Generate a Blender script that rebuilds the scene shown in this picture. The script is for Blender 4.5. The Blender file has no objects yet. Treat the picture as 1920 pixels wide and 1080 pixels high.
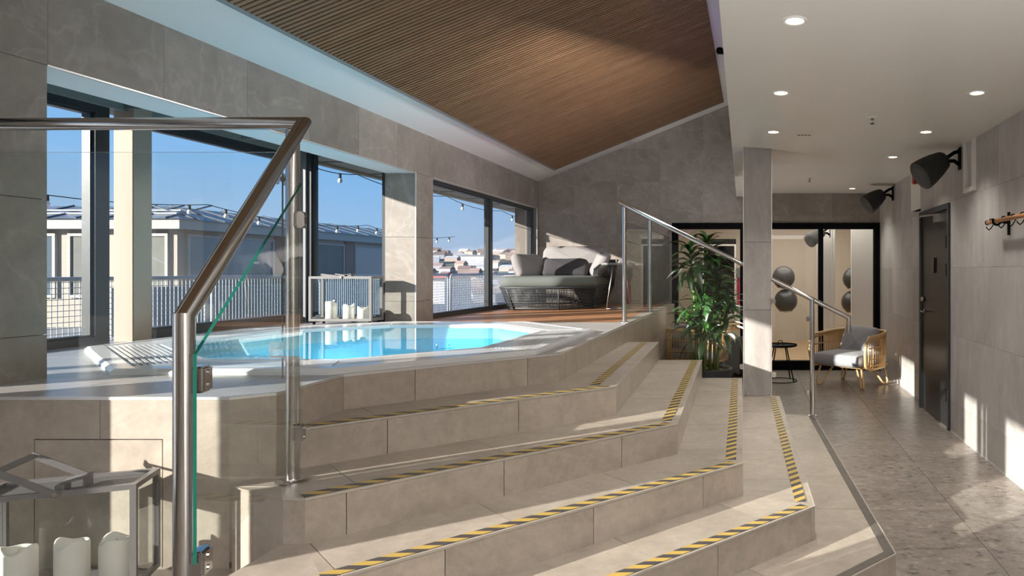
import bpy, bmesh, math, random
from mathutils import Vector, Matrix
R = random.Random(7)
C = bpy.context.scene.collection
SC = bpy.context.scene
PI = math.pi
# ------------------------------------------------------------------ camera
CZ = 1.45
cam = bpy.data.objects.new('camera', bpy.data.cameras.new('camera'))
C.objects.link(cam)
cam.location = (0, 0, CZ); cam.rotation_euler = (PI/2, 0, 0)
cam.data.sensor_width = 36; cam.data.lens = 1290/1920*36
cam.data.shift_x = -452/1920; cam.data.shift_y = -32/1920
cam.data.clip_end = 3000; cam.data.clip_start = .05
SC.camera = cam
# ------------------------------------------------------------------ light
SC.view_settings.view_transform = 'Standard'; SC.view_settings.look = 'None'
SC.view_settings.gamma = 1; SC.view_settings.use_curve_mapping = False
SC.view_settings.exposure = 0.0
SC.cycles.transparent_max_bounces = 24
SC.cycles.max_bounces = 8; SC.cycles.diffuse_bounces = 5; SC.cycles.glossy_bounces = 4
SC.cycles.use_denoising = True
SC.cycles.caustics_reflective = False; SC.cycles.caustics_refractive = False
SC.cycles.sample_clamp_indirect = 4
W = bpy.data.worlds.new('sky'); SC.world = W; W.use_nodes = True
nt = W.node_tree; nt.nodes.clear()
def wn(t, **k):
    n = nt.nodes.new(t)
    for a, b in k.items(): setattr(n, a, b)
    return n
tc = wn('ShaderNodeTexCoord'); sx = wn('ShaderNodeSeparateXYZ'); rp = wn('ShaderNodeValToRGB')
bg = wn('ShaderNodeBackground'); out = wn('ShaderNodeOutputWorld')
nt.links.new(tc.outputs['Generated'], sx.inputs[0]); nt.links.new(sx.outputs['Z'], rp.inputs[0])
el = rp.color_ramp.elements
el[0].position = 0.0; el[0].color = (.52, .62, .78, 1)
el[1].position = 1.0; el[1].color = (.08, .19, .46, 1)
for p, c in ((.05, (.42, .60, .85, 1)), (.14, (.27, .54, .90, 1)), (.35, (.17, .42, .84, 1))):
    e = rp.color_ramp.elements.new(p); e.color = c
nt.links.new(rp.outputs[0], bg.inputs[0]); nt.links.new(bg.outputs[0], out.inputs[0])
bg.inputs[1].default_value = 1.0
SUNV = Vector((1.31, 1.0, -.439)).normalized()
def lamp(name, kind, loc, energy, color=(1, 1, 1), d=None, **k):
    l = bpy.data.lights.new(name, kind); l.energy = energy; l.color = color
    for a, b in k.items(): setattr(l, a, b)
    o = bpy.data.objects.new(name, l); C.objects.link(o); o.location = loc
    if d is not None: o.rotation_euler = Vector(d).to_track_quat('-Z', 'Y').to_euler()
    return o
lamp('sun', 'SUN', (-20, -15, 12), 12.5, (1.0, .92, .83), SUNV, angle=math.radians(.55))
# unseen fill lamps added for brightness, plus the spa glow and violet cove
lamp('overhead_fill', 'AREA', (-1.5, -.9, 3.1), 18, (1, .98, .95), (0, .18, -1), shape='RECTANGLE', size=2.6, size_y=2.6)  # added soft fill from above, no fixture behind it
lamp('corridor_fill', 'AREA', (.85, -.6, 2.47), 42, (1, .99, .97), (0, 0, -1), shape='RECTANGLE', size=1.4, size_y=2.2)  # added fill over the corridor, out of view
for ux, uy in ((.25, -1.8), (1.2, -1.8)):
    lamp('upward_fill', 'SPOT', (ux, uy, .3), 470, (.98, .98, 1.0), (0, .12, 1), spot_size=math.radians(140), spot_blend=.5, shadow_soft_size=.25)  # added upward spots that brighten the white ceiling, no real fitting
for lx, ly in ((-3.1, 5.3), (-2.0, 3.9), (-1.95, 5.4)):
    lamp('spa_light', 'POINT', (lx, ly, .62), 7, (.80, .96, 1.0), shadow_soft_size=.12)
lamp('far_ceiling_fill', 'SPOT', (-.30, 8.75, .12), 55, (1, .95, .88), (.12, .02, 1), spot_size=math.radians(130), spot_blend=.6, shadow_soft_size=.08)  # added spot hidden behind the plant to lift the far ceiling
lamp('back_wall_fill', 'AREA', (-.34, 7.0, 2.95), 75, (1, .96, .92), (-1, .55, -.75), shape='RECTANGLE', size=4.0, size_y=.4)  # added fill on the hidden bulkhead face, brightens the back wall
lamp('cove_light', 'AREA', (-.5, 6.6, 2.75), 7, (.55, .35, 1.0), (-.45, .25, .8), shape='RECTANGLE', size=.2, size_y=4.5)
# ------------------------------------------------------------------ materials
MATS = {}
def principled(name):
    m = bpy.data.materials.new(name); m.use_nodes = True
    MATS[name] = m
    return m, m.node_tree, m.node_tree.nodes['Principled BSDF']
def plain(name, col, rough=.5, metal=0.0, var=.06, scale=30, bump=.0, emit=None, spec=.5, rnd=.05, coat=0):
    m, t, b = principled(name)
    b.inputs['Roughness'].default_value = rough; b.inputs['Metallic'].default_value = metal
    b.inputs['Specular IOR Level'].default_value = spec
    b.inputs['Coat Weight'].default_value = coat
    n = t.nodes.new('ShaderNodeTexNoise'); n.inputs['Scale'].default_value = scale; n.inputs['Detail'].default_value = 4
    g = t.nodes.new('ShaderNodeNewGeometry'); t.links.new(g.outputs['Position'], n.inputs['Vector'])
    oi = t.nodes.new('ShaderNodeObjectInfo')
    mr = t.nodes.new('ShaderNodeMapRange'); mr.inputs[3].default_value = 1-var; mr.inputs[4].default_value = 1+var
    t.links.new(n.outputs['Fac'], mr.inputs[0])
    mr2 = t.nodes.new('ShaderNodeMapRange'); mr2.inputs[3].default_value = 1-rnd; mr2.inputs[4].default_value = 1+rnd
    t.links.new(oi.outputs['Random'], mr2.inputs[0])
    mu = t.nodes.new('ShaderNodeMath'); mu.operation = 'MULTIPLY'
    t.links.new(mr.outputs[0], mu.inputs[0]); t.links.new(mr2.outputs[0], mu.inputs[1])
    vm = t.nodes.new('ShaderNodeVectorMath'); vm.operation = 'SCALE'; vm.inputs[0].default_value = col[:3]
    t.links.new(mu.outputs[0], vm.inputs['Scale']); t.links.new(vm.outputs[0], b.inputs['Base Color'])
    if bump:
        bp = t.nodes.new('ShaderNodeBump'); bp.inputs['Strength'].default_value = bump; bp.inputs['Distance'].default_value = .004
        t.links.new(n.outputs['Fac'], bp.inputs['Height']); t.links.new(bp.outputs[0], b.inputs['Normal'])
    if emit:
        b.inputs['Emission Color'].default_value = (*emit[0], 1); b.inputs['Emission Strength'].default_value = emit[1]
    return m
def stone(name, c1, c2, vein, rough, scale=1.6, veins=.5, speck=0.0, stretch=(1, 1, 1), rnd=.12, bump=.05, mott=.10):
    m, t, b = principled(name)
    b.inputs['Roughness'].default_value = rough
    N = t.nodes.new; L = t.links.new
    g = N('ShaderNodeNewGeometry'); oi = N('ShaderNodeObjectInfo')
    cm = N('ShaderNodeVectorMath'); cm.operation = 'SCALE'; cm.inputs[0].default_value = (37, 91, 53)
    L(oi.outputs['Random'], cm.inputs['Scale'])
    ad = N('ShaderNodeVectorMath'); ad.operation = 'ADD'; L(g.outputs['Position'], ad.inputs[0]); L(cm.outputs[0], ad.inputs[1])
    st = N('ShaderNodeVectorMath'); st.operation = 'MULTIPLY'; st.inputs[1].default_value = stretch; L(ad.outputs[0], st.inputs[0])
    n1 = N('ShaderNodeTexNoise'); n1.inputs['Scale'].default_value = scale; n1.inputs['Detail'].default_value = 7; n1.inputs['Roughness'].default_value = .62
    n1.inputs['Distortion'].default_value = .8; L(st.outputs[0], n1.inputs['Vector'])
    r1 = N('ShaderNodeValToRGB'); e = r1.color_ramp.elements
    e[0].position = .30; e[0].color = (*c1, 1); e[1].position = .70; e[1].color = (*c2, 1)
    L(n1.outputs['Fac'], r1.inputs[0])
    n2 = N('ShaderNodeTexNoise'); n2.inputs['Scale'].default_value = scale*.8; n2.inputs['Detail'].default_value = 5; n2.inputs['Distortion'].default_value = 2.2
    L(st.outputs[0], n2.inputs['Vector'])
    r2 = N('ShaderNodeValToRGB'); e = r2.color_ramp.elements
    e[0].position = .485; e[0].color = (0, 0, 0, 1); e[1].position = .53; e[1].color = (0, 0, 0, 1)
    x = e.new(.507); x.color = (veins, veins, veins, 1)
    L(n2.outputs['Fac'], r2.inputs[0])
    mx = N('ShaderNodeMix'); mx.data_type = 'RGBA'; L(r2.outputs[0], mx.inputs[0]); L(r1.outputs[0], mx.inputs[6]); mx.inputs[7].default_value = (*vein, 1)
    last = mx.outputs[2]
    n3 = N('ShaderNodeTexNoise'); n3.inputs['Scale'].default_value = scale*7; n3.inputs['Detail'].default_value = 8; n3.inputs['Roughness'].default_value = .7; L(st.outputs[0], n3.inputs['Vector'])
    q3 = N('ShaderNodeMapRange'); q3.inputs[1].default_value = .3; q3.inputs[2].default_value = .7; q3.inputs[3].default_value = 1-mott; q3.inputs[4].default_value = 1+mott; L(n3.outputs['Fac'], q3.inputs[0])
    v3 = N('ShaderNodeVectorMath'); v3.operation = 'SCALE'; L(last, v3.inputs[0]); L(q3.outputs[0], v3.inputs['Scale']); last = v3.outputs[0]
    if speck:
        v = N('ShaderNodeTexNoise'); v.inputs['Scale'].default_value = 24; v.inputs['Detail'].default_value = 2; L(st.outputs[0], v.inputs['Vector'])
        r3 = N('ShaderNodeValToRGB'); e = r3.color_ramp.elements
        e[0].position = .30; e[0].color = (1-speck, 1-speck, 1-speck, 1); e[1].position = .42; e[1].color = (1, 1, 1, 1)
        x = e.new(.60); x.color = (1, 1, 1, 1); x = e.new(.70); x.color = (1+speck*.8,)*3+(1,)
        L(v.outputs['Fac'], r3.inputs[0])
        m2 = N('ShaderNodeMix'); m2.data_type = 'RGBA'; m2.blend_type = 'MULTIPLY'; m2.inputs[0].default_value = 1
        L(last, m2.inputs[6]); L(r3.outputs[0], m2.inputs[7]); last = m2.outputs[2]
    mr2 = N('ShaderNodeMapRange'); mr2.inputs[3].default_value = 1-rnd; mr2.inputs[4].default_value = 1+rnd; L(oi.outputs['Random'], mr2.inputs[0])
    vm = N('ShaderNodeVectorMath'); vm.operation = 'SCALE'; L(last, vm.inputs[0]); L(mr2.outputs[0], vm.inputs['Scale'])
    L(vm.outputs[0], b.inputs['Base Color'])
    if bump:
        bp = N('ShaderNodeBump'); bp.inputs['Strength'].default_value = bump; bp.inputs['Distance'].default_value = .01
        L(n1.outputs['Fac'], bp.inputs['Height']); L(bp.outputs[0], b.inputs['Normal'])
    return m
def wood(name, c1, c2, axis=0, rough=.5, scale=14, rnd=.2):
    stt = [1, 1, 1]; stt[axis] = .06
    return stone(name, c1, c2, c1, rough, scale=scale, veins=.0, stretch=tuple(stt), rnd=rnd, bump=.1, mott=.05)
def glass(name, tint, ior=1.45, rough=0.0, gl=1.0):
    m = bpy.data.materials.new(name); m.use_nodes = True; MATS[name] = m
    t = m.node_tree; t.nodes.clear(); N = t.nodes.new; L = t.links.new
    o = N('ShaderNodeOutputMaterial'); mx = N('ShaderNodeMixShader'); tr = N('ShaderNodeBsdfTransparent'); gs = N('ShaderNodeBsdfGlossy')
    fr = N('ShaderNodeFresnel'); fr.inputs[0].default_value = ior
    g = N('ShaderNodeNewGeometry')           # the back of a pane must not turn to total reflection
    fz = N('ShaderNodeMath'); fz.operation = 'SUBTRACT'; fz.inputs[0].default_value = 1.0; L(g.outputs['Backfacing'], fz.inputs[1])
    ml = N('ShaderNodeMath'); ml.operation = 'MULTIPLY'; L(fr.outputs[0], ml.inputs[0]); L(fz.outputs[0], ml.inputs[1])
    m3 = N('ShaderNodeMath'); m3.operation = 'MULTIPLY'; m3.inputs[1].default_value = gl; L(ml.outputs[0], m3.inputs[0])
    tr.inputs[0].default_value = (*tint, 1); gs.inputs['Roughness'].default_value = rough; gs.inputs[0].default_value = (1, 1, 1, 1)
    L(m3.outputs[0], mx.inputs[0]); L(tr.outputs[0], mx.inputs[1]); L(gs.outputs[0], mx.inputs[2]); L(mx.outputs[0], o.inputs[0])
    return m
M = MATS
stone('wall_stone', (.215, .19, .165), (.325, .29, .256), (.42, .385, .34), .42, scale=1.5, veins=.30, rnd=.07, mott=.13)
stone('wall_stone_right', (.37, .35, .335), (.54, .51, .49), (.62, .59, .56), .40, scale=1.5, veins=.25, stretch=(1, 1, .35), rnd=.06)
stone('step_stone', (.36, .31, .258), (.49, .43, .365), (.58, .53, .46), .34, scale=2.6, veins=.15, stretch=(1, 1, 1), rnd=.06, mott=.13)
stone('deck_stone', (.40, .385, .37), (.48, .465, .45), (.55, .54, .52), .30, scale=3.0, veins=.15, rnd=.05)
stone('floor_stone', (.20, .17, .145), (.30, .262, .23), (.38, .34, .31), .30, scale=5.5, veins=.35, speck=.5, rnd=.05, stretch=(.75, 1, 1), mott=.16)
stone('dark_stone', (.12, .105, .09), (.17, .15, .13), (.2, .18, .16), .4, scale=4)
plain('grout', (.21, .185, .16), .8)
plain('grout_light', (.27, .245, .22), .8)
plain('ceiling_white', (.80, .80, .78), .75, var=.015, scale=3)
plain('ceiling_satin', (.80, .77, .71), .35, var=.015, scale=3)
plain('trim_white', (.78, .77, .74), .5)
plain('steel', (.60, .585, .57), .16, 1.0, var=.03)
plain('brushed_steel', (.55, .53, .51), .32, 1.0, var=.05, scale=60)
plain('chrome', (.45, .44, .43), .08, 1.0, var=.02)
plain('aluminium', (.80, .79, .77), .35, .6)
plain('nosing', (.46, .42, .37), .4)
plain('frame_dark', (.035, .04, .045), .4)
plain('frame_grey', (.22, .23, .235), .45)
plain('black_metal', (.006, .006, .007), .5, spec=.12)
plain('black_door', (.012, .013, .014), .30, spec=.4)
plain('speaker_black', (.018, .019, .018), .6, bump=.3, scale=400)
plain('speaker_grille', (.055, .06, .058), .55, bump=.5, scale=500)
plain('acrylic_white', (.84, .85, .86), .22, var=.01, coat=.3)
plain('pool_blue', (.22, .66, .84), .4, var=.03, scale=6)
plain('pool_line', (.75, .9, .95), .4)
plain('grey_steel_paint', (.17, .165, .165), .45, bump=.2, scale=200)
plain('lantern_mesh_metal', (.12, .12, .12), .5, bump=.8, scale=420)
plain('wax', (.90, .88, .82), .55, var=.02)
plain('wick', (.55, .5, .35), .8)
plain('cushion_grey', (.25, .24, .235), .95, bump=.3, scale=300, var=.08)
plain('cushion_sage', (.12, .135, .125), .95, bump=.3, scale=300, var=.08)
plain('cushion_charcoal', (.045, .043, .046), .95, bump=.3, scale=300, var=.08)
plain('cushion_blue', (.36, .36, .385), .95, bump=.3, scale=250, var=.08)
plain('rope_black', (.045, .052, .056), .5)
plain('rattan', (.62, .38, .16), .5, rnd=.12, var=.15, scale=60)
plain('rattan_pale', (.68, .45, .22), .45, rnd=.1, var=.12, scale=60)
plain('leaf_green', (.035, .105, .025), .35, rnd=.45, var=.2, scale=20, spec=.6)
plain('leaf_bright', (.12, .30, .06), .35, rnd=.35, var=.15, scale=20)
plain('cane_green', (.16, .22, .05), .5, rnd=.2, var=.25, scale=25)
plain('pot_grey', (.055, .058, .06), .6)
plain('soil', (.16, .12, .06), .95, bump=.8, scale=60)
plain('ball_black', (.05, .052, .056), .28)
plain('gym_wall', (.56, .50, .43), .7, var=.02)
plain('gym_wall_white', (.78, .77, .74), .7, var=.02)
plain('red_plastic', (.42, .008, .02), .4)
plain('pink_cloth', (.60, .05, .14), .8)
plain('orange_cloth', (.70, .30, .06), .6)
plain('bulb_glass', (.85, .85, .82), .05, spec=1)
plain('downlight_glow', (1, .9, .75), .5, emit=((1.0, .80, .52), 9.0))
plain('cable_black', (.02, .02, .02), .6)
plain('fence_white', (.42, .45, .48), .5)
plain('terrace', (.30, .31, .33), .8, var=.15, scale=2)
plain('facade', (.40, .34, .28), .7, var=.05, scale=2)
plain('facade_white', (.36, .345, .32), .6)
plain('facade_brown', (.22, .12, .09), .6)
plain('roof_metal', (.20, .22, .245), .4, .3, var=.08)
plain('window_dark', (.10, .13, .16), .08, spec=.8, coat=.5)
plain('curtain', (.17, .17, .15), .8, var=.2, scale=4)
plain('eave_wood', (.34, .31, .25), .7)
plain('bay_grey', (.20, .22, .21), .6)
plain('hill_green', (.12, .15, .14), .9, var=.3, scale=.05)
plain('ground_far', (.24, .25, .27), .9, var=.25, scale=.03)
plain('house_pale', (.40, .32, .28), .8, rnd=.3, scale=.2)
plain('house_roof', (.26, .19, .17), .8, rnd=.4, scale=.2)
plain('house_white', (.42, .43, .46), .8, rnd=.2, scale=.2)
wood('slat_wood', (.185, .100, .046), (.265, .155, .08), axis=0, rough=.45, scale=9, rnd=.12)
plain('felt_black', (.008, .007, .006), .95)
wood('deck_wood', (.30, .135, .06), (.47, .24, .12), axis=0, rough=.42, scale=10, rnd=.18)
wood('rod_wood', (.50, .22, .09), (.66, .33, .15), axis=1, rough=.4, scale=20)
wood('gym_floor', (.52, .33, .17), (.66, .45, .26), axis=0, rough=.25, scale=8)
wood('bench_wood', (.52, .27, .09), (.68, .40, .16), axis=0, rough=.4)
M['black_metal'].node_tree.nodes['Principled BSDF'].inputs['IOR'].default_value = 1.2
glass('pane', (.975, .985, .99))
glass('pane_bay', (.86, .93, .96))
glass('rail_glass', (.965, .985, .978))
glass('lantern_glass', (.965, .98, .975), gl=1.5)
glass('gym_glass', (.95, .95, .94))
plain('glass_edge', (.012, .15, .11), .15, spec=.6)
plain('glass_edge_dim', (.22, .30, .28), .15, spec=.6)
m, t, b = principled('mirror'); b.inputs['Metallic'].default_value = 1; b.inputs['Roughness'].default_value = .02; b.inputs['Base Color'].default_value = (.8, .8, .8, 1)
# water: tinted, reflecting by fresnel, fine ripples
m = glass('water', (.50, .86, .93), ior=1.33); t = m.node_tree
n = t.nodes.new('ShaderNodeTexNoise'); n.inputs['Scale'].default_value = 2.2; n.inputs['Detail'].default_value = 2
g = t.nodes.new('ShaderNodeNewGeometry'); t.links.new(g.outputs['Position'], n.inputs['Vector'])
bp = t.nodes.new('ShaderNodeBump'); bp.inputs['Strength'].default_value = .12; bp.inputs['Distance'].default_value = .01
t.links.new(n.outputs['Fac'], bp.inputs['Height'])
for nd in t.nodes:
    if nd.type in ('BSDF_GLOSSY', 'FRESNEL'): t.links.new(bp.outputs[0], nd.inputs['Normal'])
# hazard tape: flat print, diagonal stripes by UV in metres
m, t, b = principled('hazard_tape'); N = t.nodes.new; L = t.links.new
uv = N('ShaderNodeUVMap'); sp = N('ShaderNodeSeparateXYZ'); L(uv.outputs[0], sp.inputs[0])
a1 = N('ShaderNodeMath'); a1.operation = 'ADD'; L(sp.outputs[0], a1.inputs[0]); L(sp.outputs[1], a1.inputs[1])
a2 = N('ShaderNodeMath'); a2.operation = 'DIVIDE'; L(a1.outputs[0], a2.inputs[0]); a2.inputs[1].default_value = .092
a3 = N('ShaderNodeMath'); a3.operation = 'FRACT'; L(a2.outputs[0], a3.inputs[0])
a4 = N('ShaderNodeMath'); a4.operation = 'GREATER_THAN'; L(a3.outputs[0], a4.inputs[0]); a4.inputs[1].default_value = .5
mx = N('ShaderNodeMix'); mx.data_type = 'RGBA'; L(a4.outputs[0], mx.inputs[0]); mx.inputs[6].default_value = (.075, .07, .075, 1); mx.inputs[7].default_value = (.58, .40, .10, 1)
L(mx.outputs[2], b.inputs['Base Color']); b.inputs['Roughness'].default_value = .36

# ------------------------------------------------------------------ mesh helpers
class MB:
    def __init__(s): s.v = []; s.f = []; s.uv = None
    def add(s, vs, fs):
        o = len(s.v); s.v += [tuple(p) for p in vs]; s.f += [tuple(i+o for i in f) for f in fs]; return s
    def box(s, x0, x1, y0, y1, z0, z1):
        return s.add([(x0, y0, z0), (x1, y0, z0), (x1, y1, z0), (x0, y1, z0), (x0, y0, z1), (x1, y0, z1), (x1, y1, z1), (x0, y1, z1)],
                     [(0, 3, 2, 1), (4, 5, 6, 7), (0, 1, 5, 4), (1, 2, 6, 5), (2, 3, 7, 6), (3, 0, 4, 7)])
    def prism(s, poly, z0, z1):
        if area2(poly) < 0: poly = poly[::-1]
        n = len(poly)
        return s.add([(x, y, z0) for x, y in poly]+[(x, y, z1) for x, y in poly],
                     [tuple(range(n))[::-1], tuple(range(n, 2*n))]+[(i, (i+1) % n, n+(i+1) % n, n+i) for i in range(n)])
    def fprism(s, fr, poly, d0, d1):
        o, u, v, nn = fr
        if area2(poly) < 0: poly = poly[::-1]
        n = len(poly); P = lambda a, b, d: o+u*a+v*b+nn*d
        flip = u.cross(v).dot(nn) < 0
        fs = [tuple(range(n))[::-1], tuple(range(n, 2*n))]+[(i, (i+1) % n, n+(i+1) % n, n+i) for i in range(n)]
        if flip: fs = [f[::-1] for f in fs]
        return s.add([P(a, b, d0) for a, b in poly]+[P(a, b, d1) for a, b in poly], fs)
    def tube(s, pts, r, seg=10, cap=True, closed=False):
        pts = [Vector(p) for p in pts]; n = len(pts); vs = []; fs = []
        rr = r if isinstance(r, (list, tuple)) else [r]*n
        up = None
        for i, p in enumerate(pts):
            if closed: d0 = (pts[i]-pts[i-1]).normalized(); d1 = (pts[(i+1) % n]-pts[i]).normalized()
            else:
                d0 = (pts[i]-pts[max(i-1, 0)]); d1 = (pts[min(i+1, n-1)]-pts[i])
                if d0.length < 1e-9: d0 = d1
                if d1.length < 1e-9: d1 = d0
                d0 = d0.normalized(); d1 = d1.normalized()
            tn = (d0+d1); tn = tn.normalized() if tn.length > 1e-6 else d0
            c = max(.35, tn.dot(d0))
            if up is None:
                a = Vector((0, 0, 1)) if abs(tn.z) < .9 else Vector((1, 0, 0))
                up = (a-tn*a.dot(tn)).normalized()
            else:
                up = (up-tn*up.dot(tn)); up = up.normalized() if up.length > 1e-6 else tn.orthogonal().normalized()
            sd = tn.cross(up)
            axis = d0.cross(d1)
            for k in range(seg):
                a = 2*PI*k/seg; off = up*math.cos(a)*rr[i]+sd*math.sin(a)*rr[i]
                if axis.length > .02:
                    b_ = tn.cross(axis.normalized()); off = off+b_*off.dot(b_)*(1/c-1)
                vs.append(p+off)
        m_ = n if closed else n-1
        for i in range(m_):
            j = (i+1) % n
            for k in range(seg):
                l = (k+1) % seg
                fs.append((i*seg+k, i*seg+l, j*seg+l, j*seg+k))
        if cap and not closed: fs += [tuple(range(seg))[::-1], tuple(range((n-1)*seg, n*seg))]
        return s.add(vs, fs)
    def lathe(s, prof, seg=24, c=(0, 0, 0), mat=None, cap=True):
        n = len(prof); vs = []; fs = []
        for r, z in prof:
            for k in range(seg):
                a = 2*PI*k/seg; p = Vector((r*math.cos(a), r*math.sin(a), z))
                if mat is not None: p = mat @ p
                vs.append(p+Vector(c))
        for i in range(n-1):
            for k in range(seg):
                l = (k+1) % seg; fs.append((i*seg+k, i*seg+l, (i+1)*seg+l, (i+1)*seg+k))
        if cap: fs += [tuple(range(seg))[::-1], tuple(range((n-1)*seg, n*seg))]
        return s.add(vs, fs)
    def obox(s, mtx, sx_, sy_, sz_):
        o = len(s.v); s.box(-sx_/2, sx_/2, -sy_/2, sy_/2, -sz_/2, sz_/2)
        for i in range(o, len(s.v)): s.v[i] = tuple(mtx @ Vector(s.v[i]))
        return s
    def mesh(s, name):
        me = bpy.data.meshes.new(name); me.from_pydata(s.v, [], s.f)
        return me
    def build(s, name, mat, parent=None, smooth=False, world=True, bevel=0):
        me = s.mesh(name)
        if world and parent is not None:
            iv = wmat(parent).inverted()
            if iv != Matrix.Identity(4): me.transform(iv)
        me.materials.append(M[mat])
        bm = bmesh.new(); bm.from_mesh(me)
        bmesh.ops.recalc_face_normals(bm, faces=bm.faces)
        if bevel:
            bmesh.ops.remove_doubles(bm, verts=bm.verts, dist=1e-5)
            es = [e for e in bm.edges if len(e.link_faces) == 2 and e.calc_face_angle(0) > .5]
            bmesh.ops.bevel(bm, geom=es, offset=bevel, segments=2, affect='EDGES', clamp_overlap=True)
        bm.to_mesh(me); bm.free()
        if smooth:
            for p in me.polygons: p.use_smooth = True
            if smooth == 'auto':
                try: me.set_sharp_from_angle(angle=math.radians(40))
                except Exception: pass
        o = bpy.data.objects.new(name, me); C.objects.link(o)
        if parent is not None: o.parent = parent
        return o
def wmat(o):
    m_ = Matrix.Identity(4)
    while o is not None:
        m_ = Matrix.LocRotScale(o.location, o.rotation_euler, o.scale) @ m_; o = o.parent
    return m_
def area2(p): return sum(p[i][0]*p[(i+1) % len(p)][1]-p[(i+1) % len(p)][0]*p[i][1] for i in range(len(p)))
def ccw(p): return p if area2(p) > 0 else p[::-1]
def clip_half(poly, a, b, keep_left=True):
    out_ = []; ex, ey = b[0]-a[0], b[1]-a[1]
    sgn = 1 if keep_left else -1
    f = lambda q: sgn*(ex*(q[1]-a[1])-ey*(q[0]-a[0]))
    for i in range(len(poly)):
        p, q = poly[i], poly[(i+1) % len(poly)]; fp, fq = f(p), f(q)
        if fp >= 0: out_.append(p)
        if (fp > 0 and fq < 0) or (fp < 0 and fq > 0):
            t_ = fp/(fp-fq); out_.append((p[0]+(q[0]-p[0])*t_, p[1]+(q[1]-p[1])*t_))
    return out_
def clip(poly, conv):
    conv = ccw(conv)
    for i in range(len(conv)):
        poly = clip_half(poly, conv[i], conv[(i+1) % len(conv)])
        if len(poly) < 3: return []
    return poly
def subtract(polys, conv):
    conv = ccw(conv); res = []
    for poly in polys:
        cur = poly
        for i in range(len(conv)):
            a, b_ = conv[i], conv[(i+1) % len(conv)]
            o_ = clip_half(cur, a, b_, False)
            if len(o_) > 2 and abs(area2(o_)) > 2e-5: res.append(o_)
            cur = clip_half(cur, a, b_, True)
            if len(cur) < 3 or abs(area2(cur)) < 2e-5: break
    return res
def rect(a, b_, c, d): return [(a, c), (b_, c), (b_, d), (a, d)]
def tiles(name, parent, mat, fr, regions, holes=(), du=.6, dv=.6, ou=0, ov=0, gap=.003, t=.01, stag=0, d0=0.0):
    us = [p[0] for r_ in regions for p in r_]; vs = [p[1] for r_ in regions for p in r_]
    j = math.floor((min(vs)-ov)/dv)
    while ov+j*dv < max(vs):
        o2 = ou+(stag*du if j % 2 else 0); i = math.floor((min(us)-o2)/du)
        while o2+i*du < max(us):
            cell = rect(o2+i*du+gap/2, o2+(i+1)*du-gap/2, ov+j*dv+gap/2, ov+(j+1)*dv-gap/2)
            ps = []
            for r_ in regions:
                q = clip(cell, r_)
                if q and abs(area2(q)) > 2e-4: ps.append(q)
            for h in holes: ps = subtract(ps, h)
            if ps and sum(abs(area2(q)) for q in ps) > 1e-3:
                b_ = MB()
                for q in ps: b_.fprism(fr, q, d0, d0+t)
                b_.build(name, mat, parent)
            i += 1
        j += 1
def tag(o, label=None, cat=None, group=None, kind=None):
    if label: o['label'] = label
    if cat: o['category'] = cat
    if group: o['group'] = group
    if kind: o['kind'] = kind
    return o
def thing(name, label, cat, loc=(0, 0, 0), rz=0, group=None, kind=None):
    o = bpy.data.objects.new(name, None); C.objects.link(o); o.location = loc; o.rotation_euler = (0, 0, rz)
    o.empty_display_size = .1
    return tag(o, label, cat, group, kind)
def copy_tree(o, parent=None):
    c = o.copy(); C.objects.link(c)
    if parent is not None: c.parent = parent
    for ch in list(o.children): copy_tree(ch, c)
    return c
def V(*a): return Vector(a)
FX = lambda y, n=-1: (V(0, y, 0), V(1, 0, 0), V(0, 0, 1), V(0, n, 0))       # frontal face at y, uv=(x,z), out towards n*Y
FY = lambda x, n=1: (V(x, 0, 0), V(0, 1, 0), V(0, 0, 1), V(n, 0, 0))        # side face at x, uv=(y,z)
FZ = lambda z, n=1: (V(0, 0, z), V(1, 0, 0), V(0, 1, 0), V(0, 0, n))        # horizontal, uv=(x,y)
def facing(name, parent, mat, p0, p1, z0, z1, du=.6, ou=0, ov=0, dv=5, t=.01, side=1, holes=(), gap=.003):
    p0 = Vector((*p0, 0)); p1 = Vector((*p1, 0)); u = (p1-p0); Ln = u.length; u.normalize()
    n = V(u.y, -u.x, 0)*side
    fr = (p0-n*t, u, V(0, 0, 1), n)
    tiles(name, parent, mat, fr, [rect(0, Ln, z0, z1)], holes, du, dv, ou, ov, gap=gap, t=t)

ZD = .972; Z = {1: .81, 2: .648, 3: .486, 4: .324, 5: .162, 6: 0.0}
YB = 10.1; XL = -3.147; XR = 1.79; HEAD = 2.367; WTOP = 2.762; CEIL = 2.52; FCEIL = 2.59
SL = .403                                             # slope of the high ceiling
def zs(x): return WTOP+SL*(x-XL)
# ------------------------------------------------------------------ floor
b = MB(); b.box(-3.6, 2.1, -3.2, 10.3, -.2, -.012); floor = tag(b.build('floor', 'grout', None), kind='structure')
tiles('floor_tile', floor, 'floor_stone', FZ(-.012), [rect(-.1, 1.86, 3.2, 10.06), rect(-.9, 1.79, 1.5, 3.2)], (), .6, 1.2, .02, -.64, gap=.003, t=.012)
tiles('floor_tile', floor, 'floor_stone', FZ(-.012), [rect(-1.14, -.1, 6.2, 10.06), rect(-3.14, 1.79, -3.1, 1.5)], (), 1.2, 1.2, .02, -.64, gap=.003, t=.012)
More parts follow.
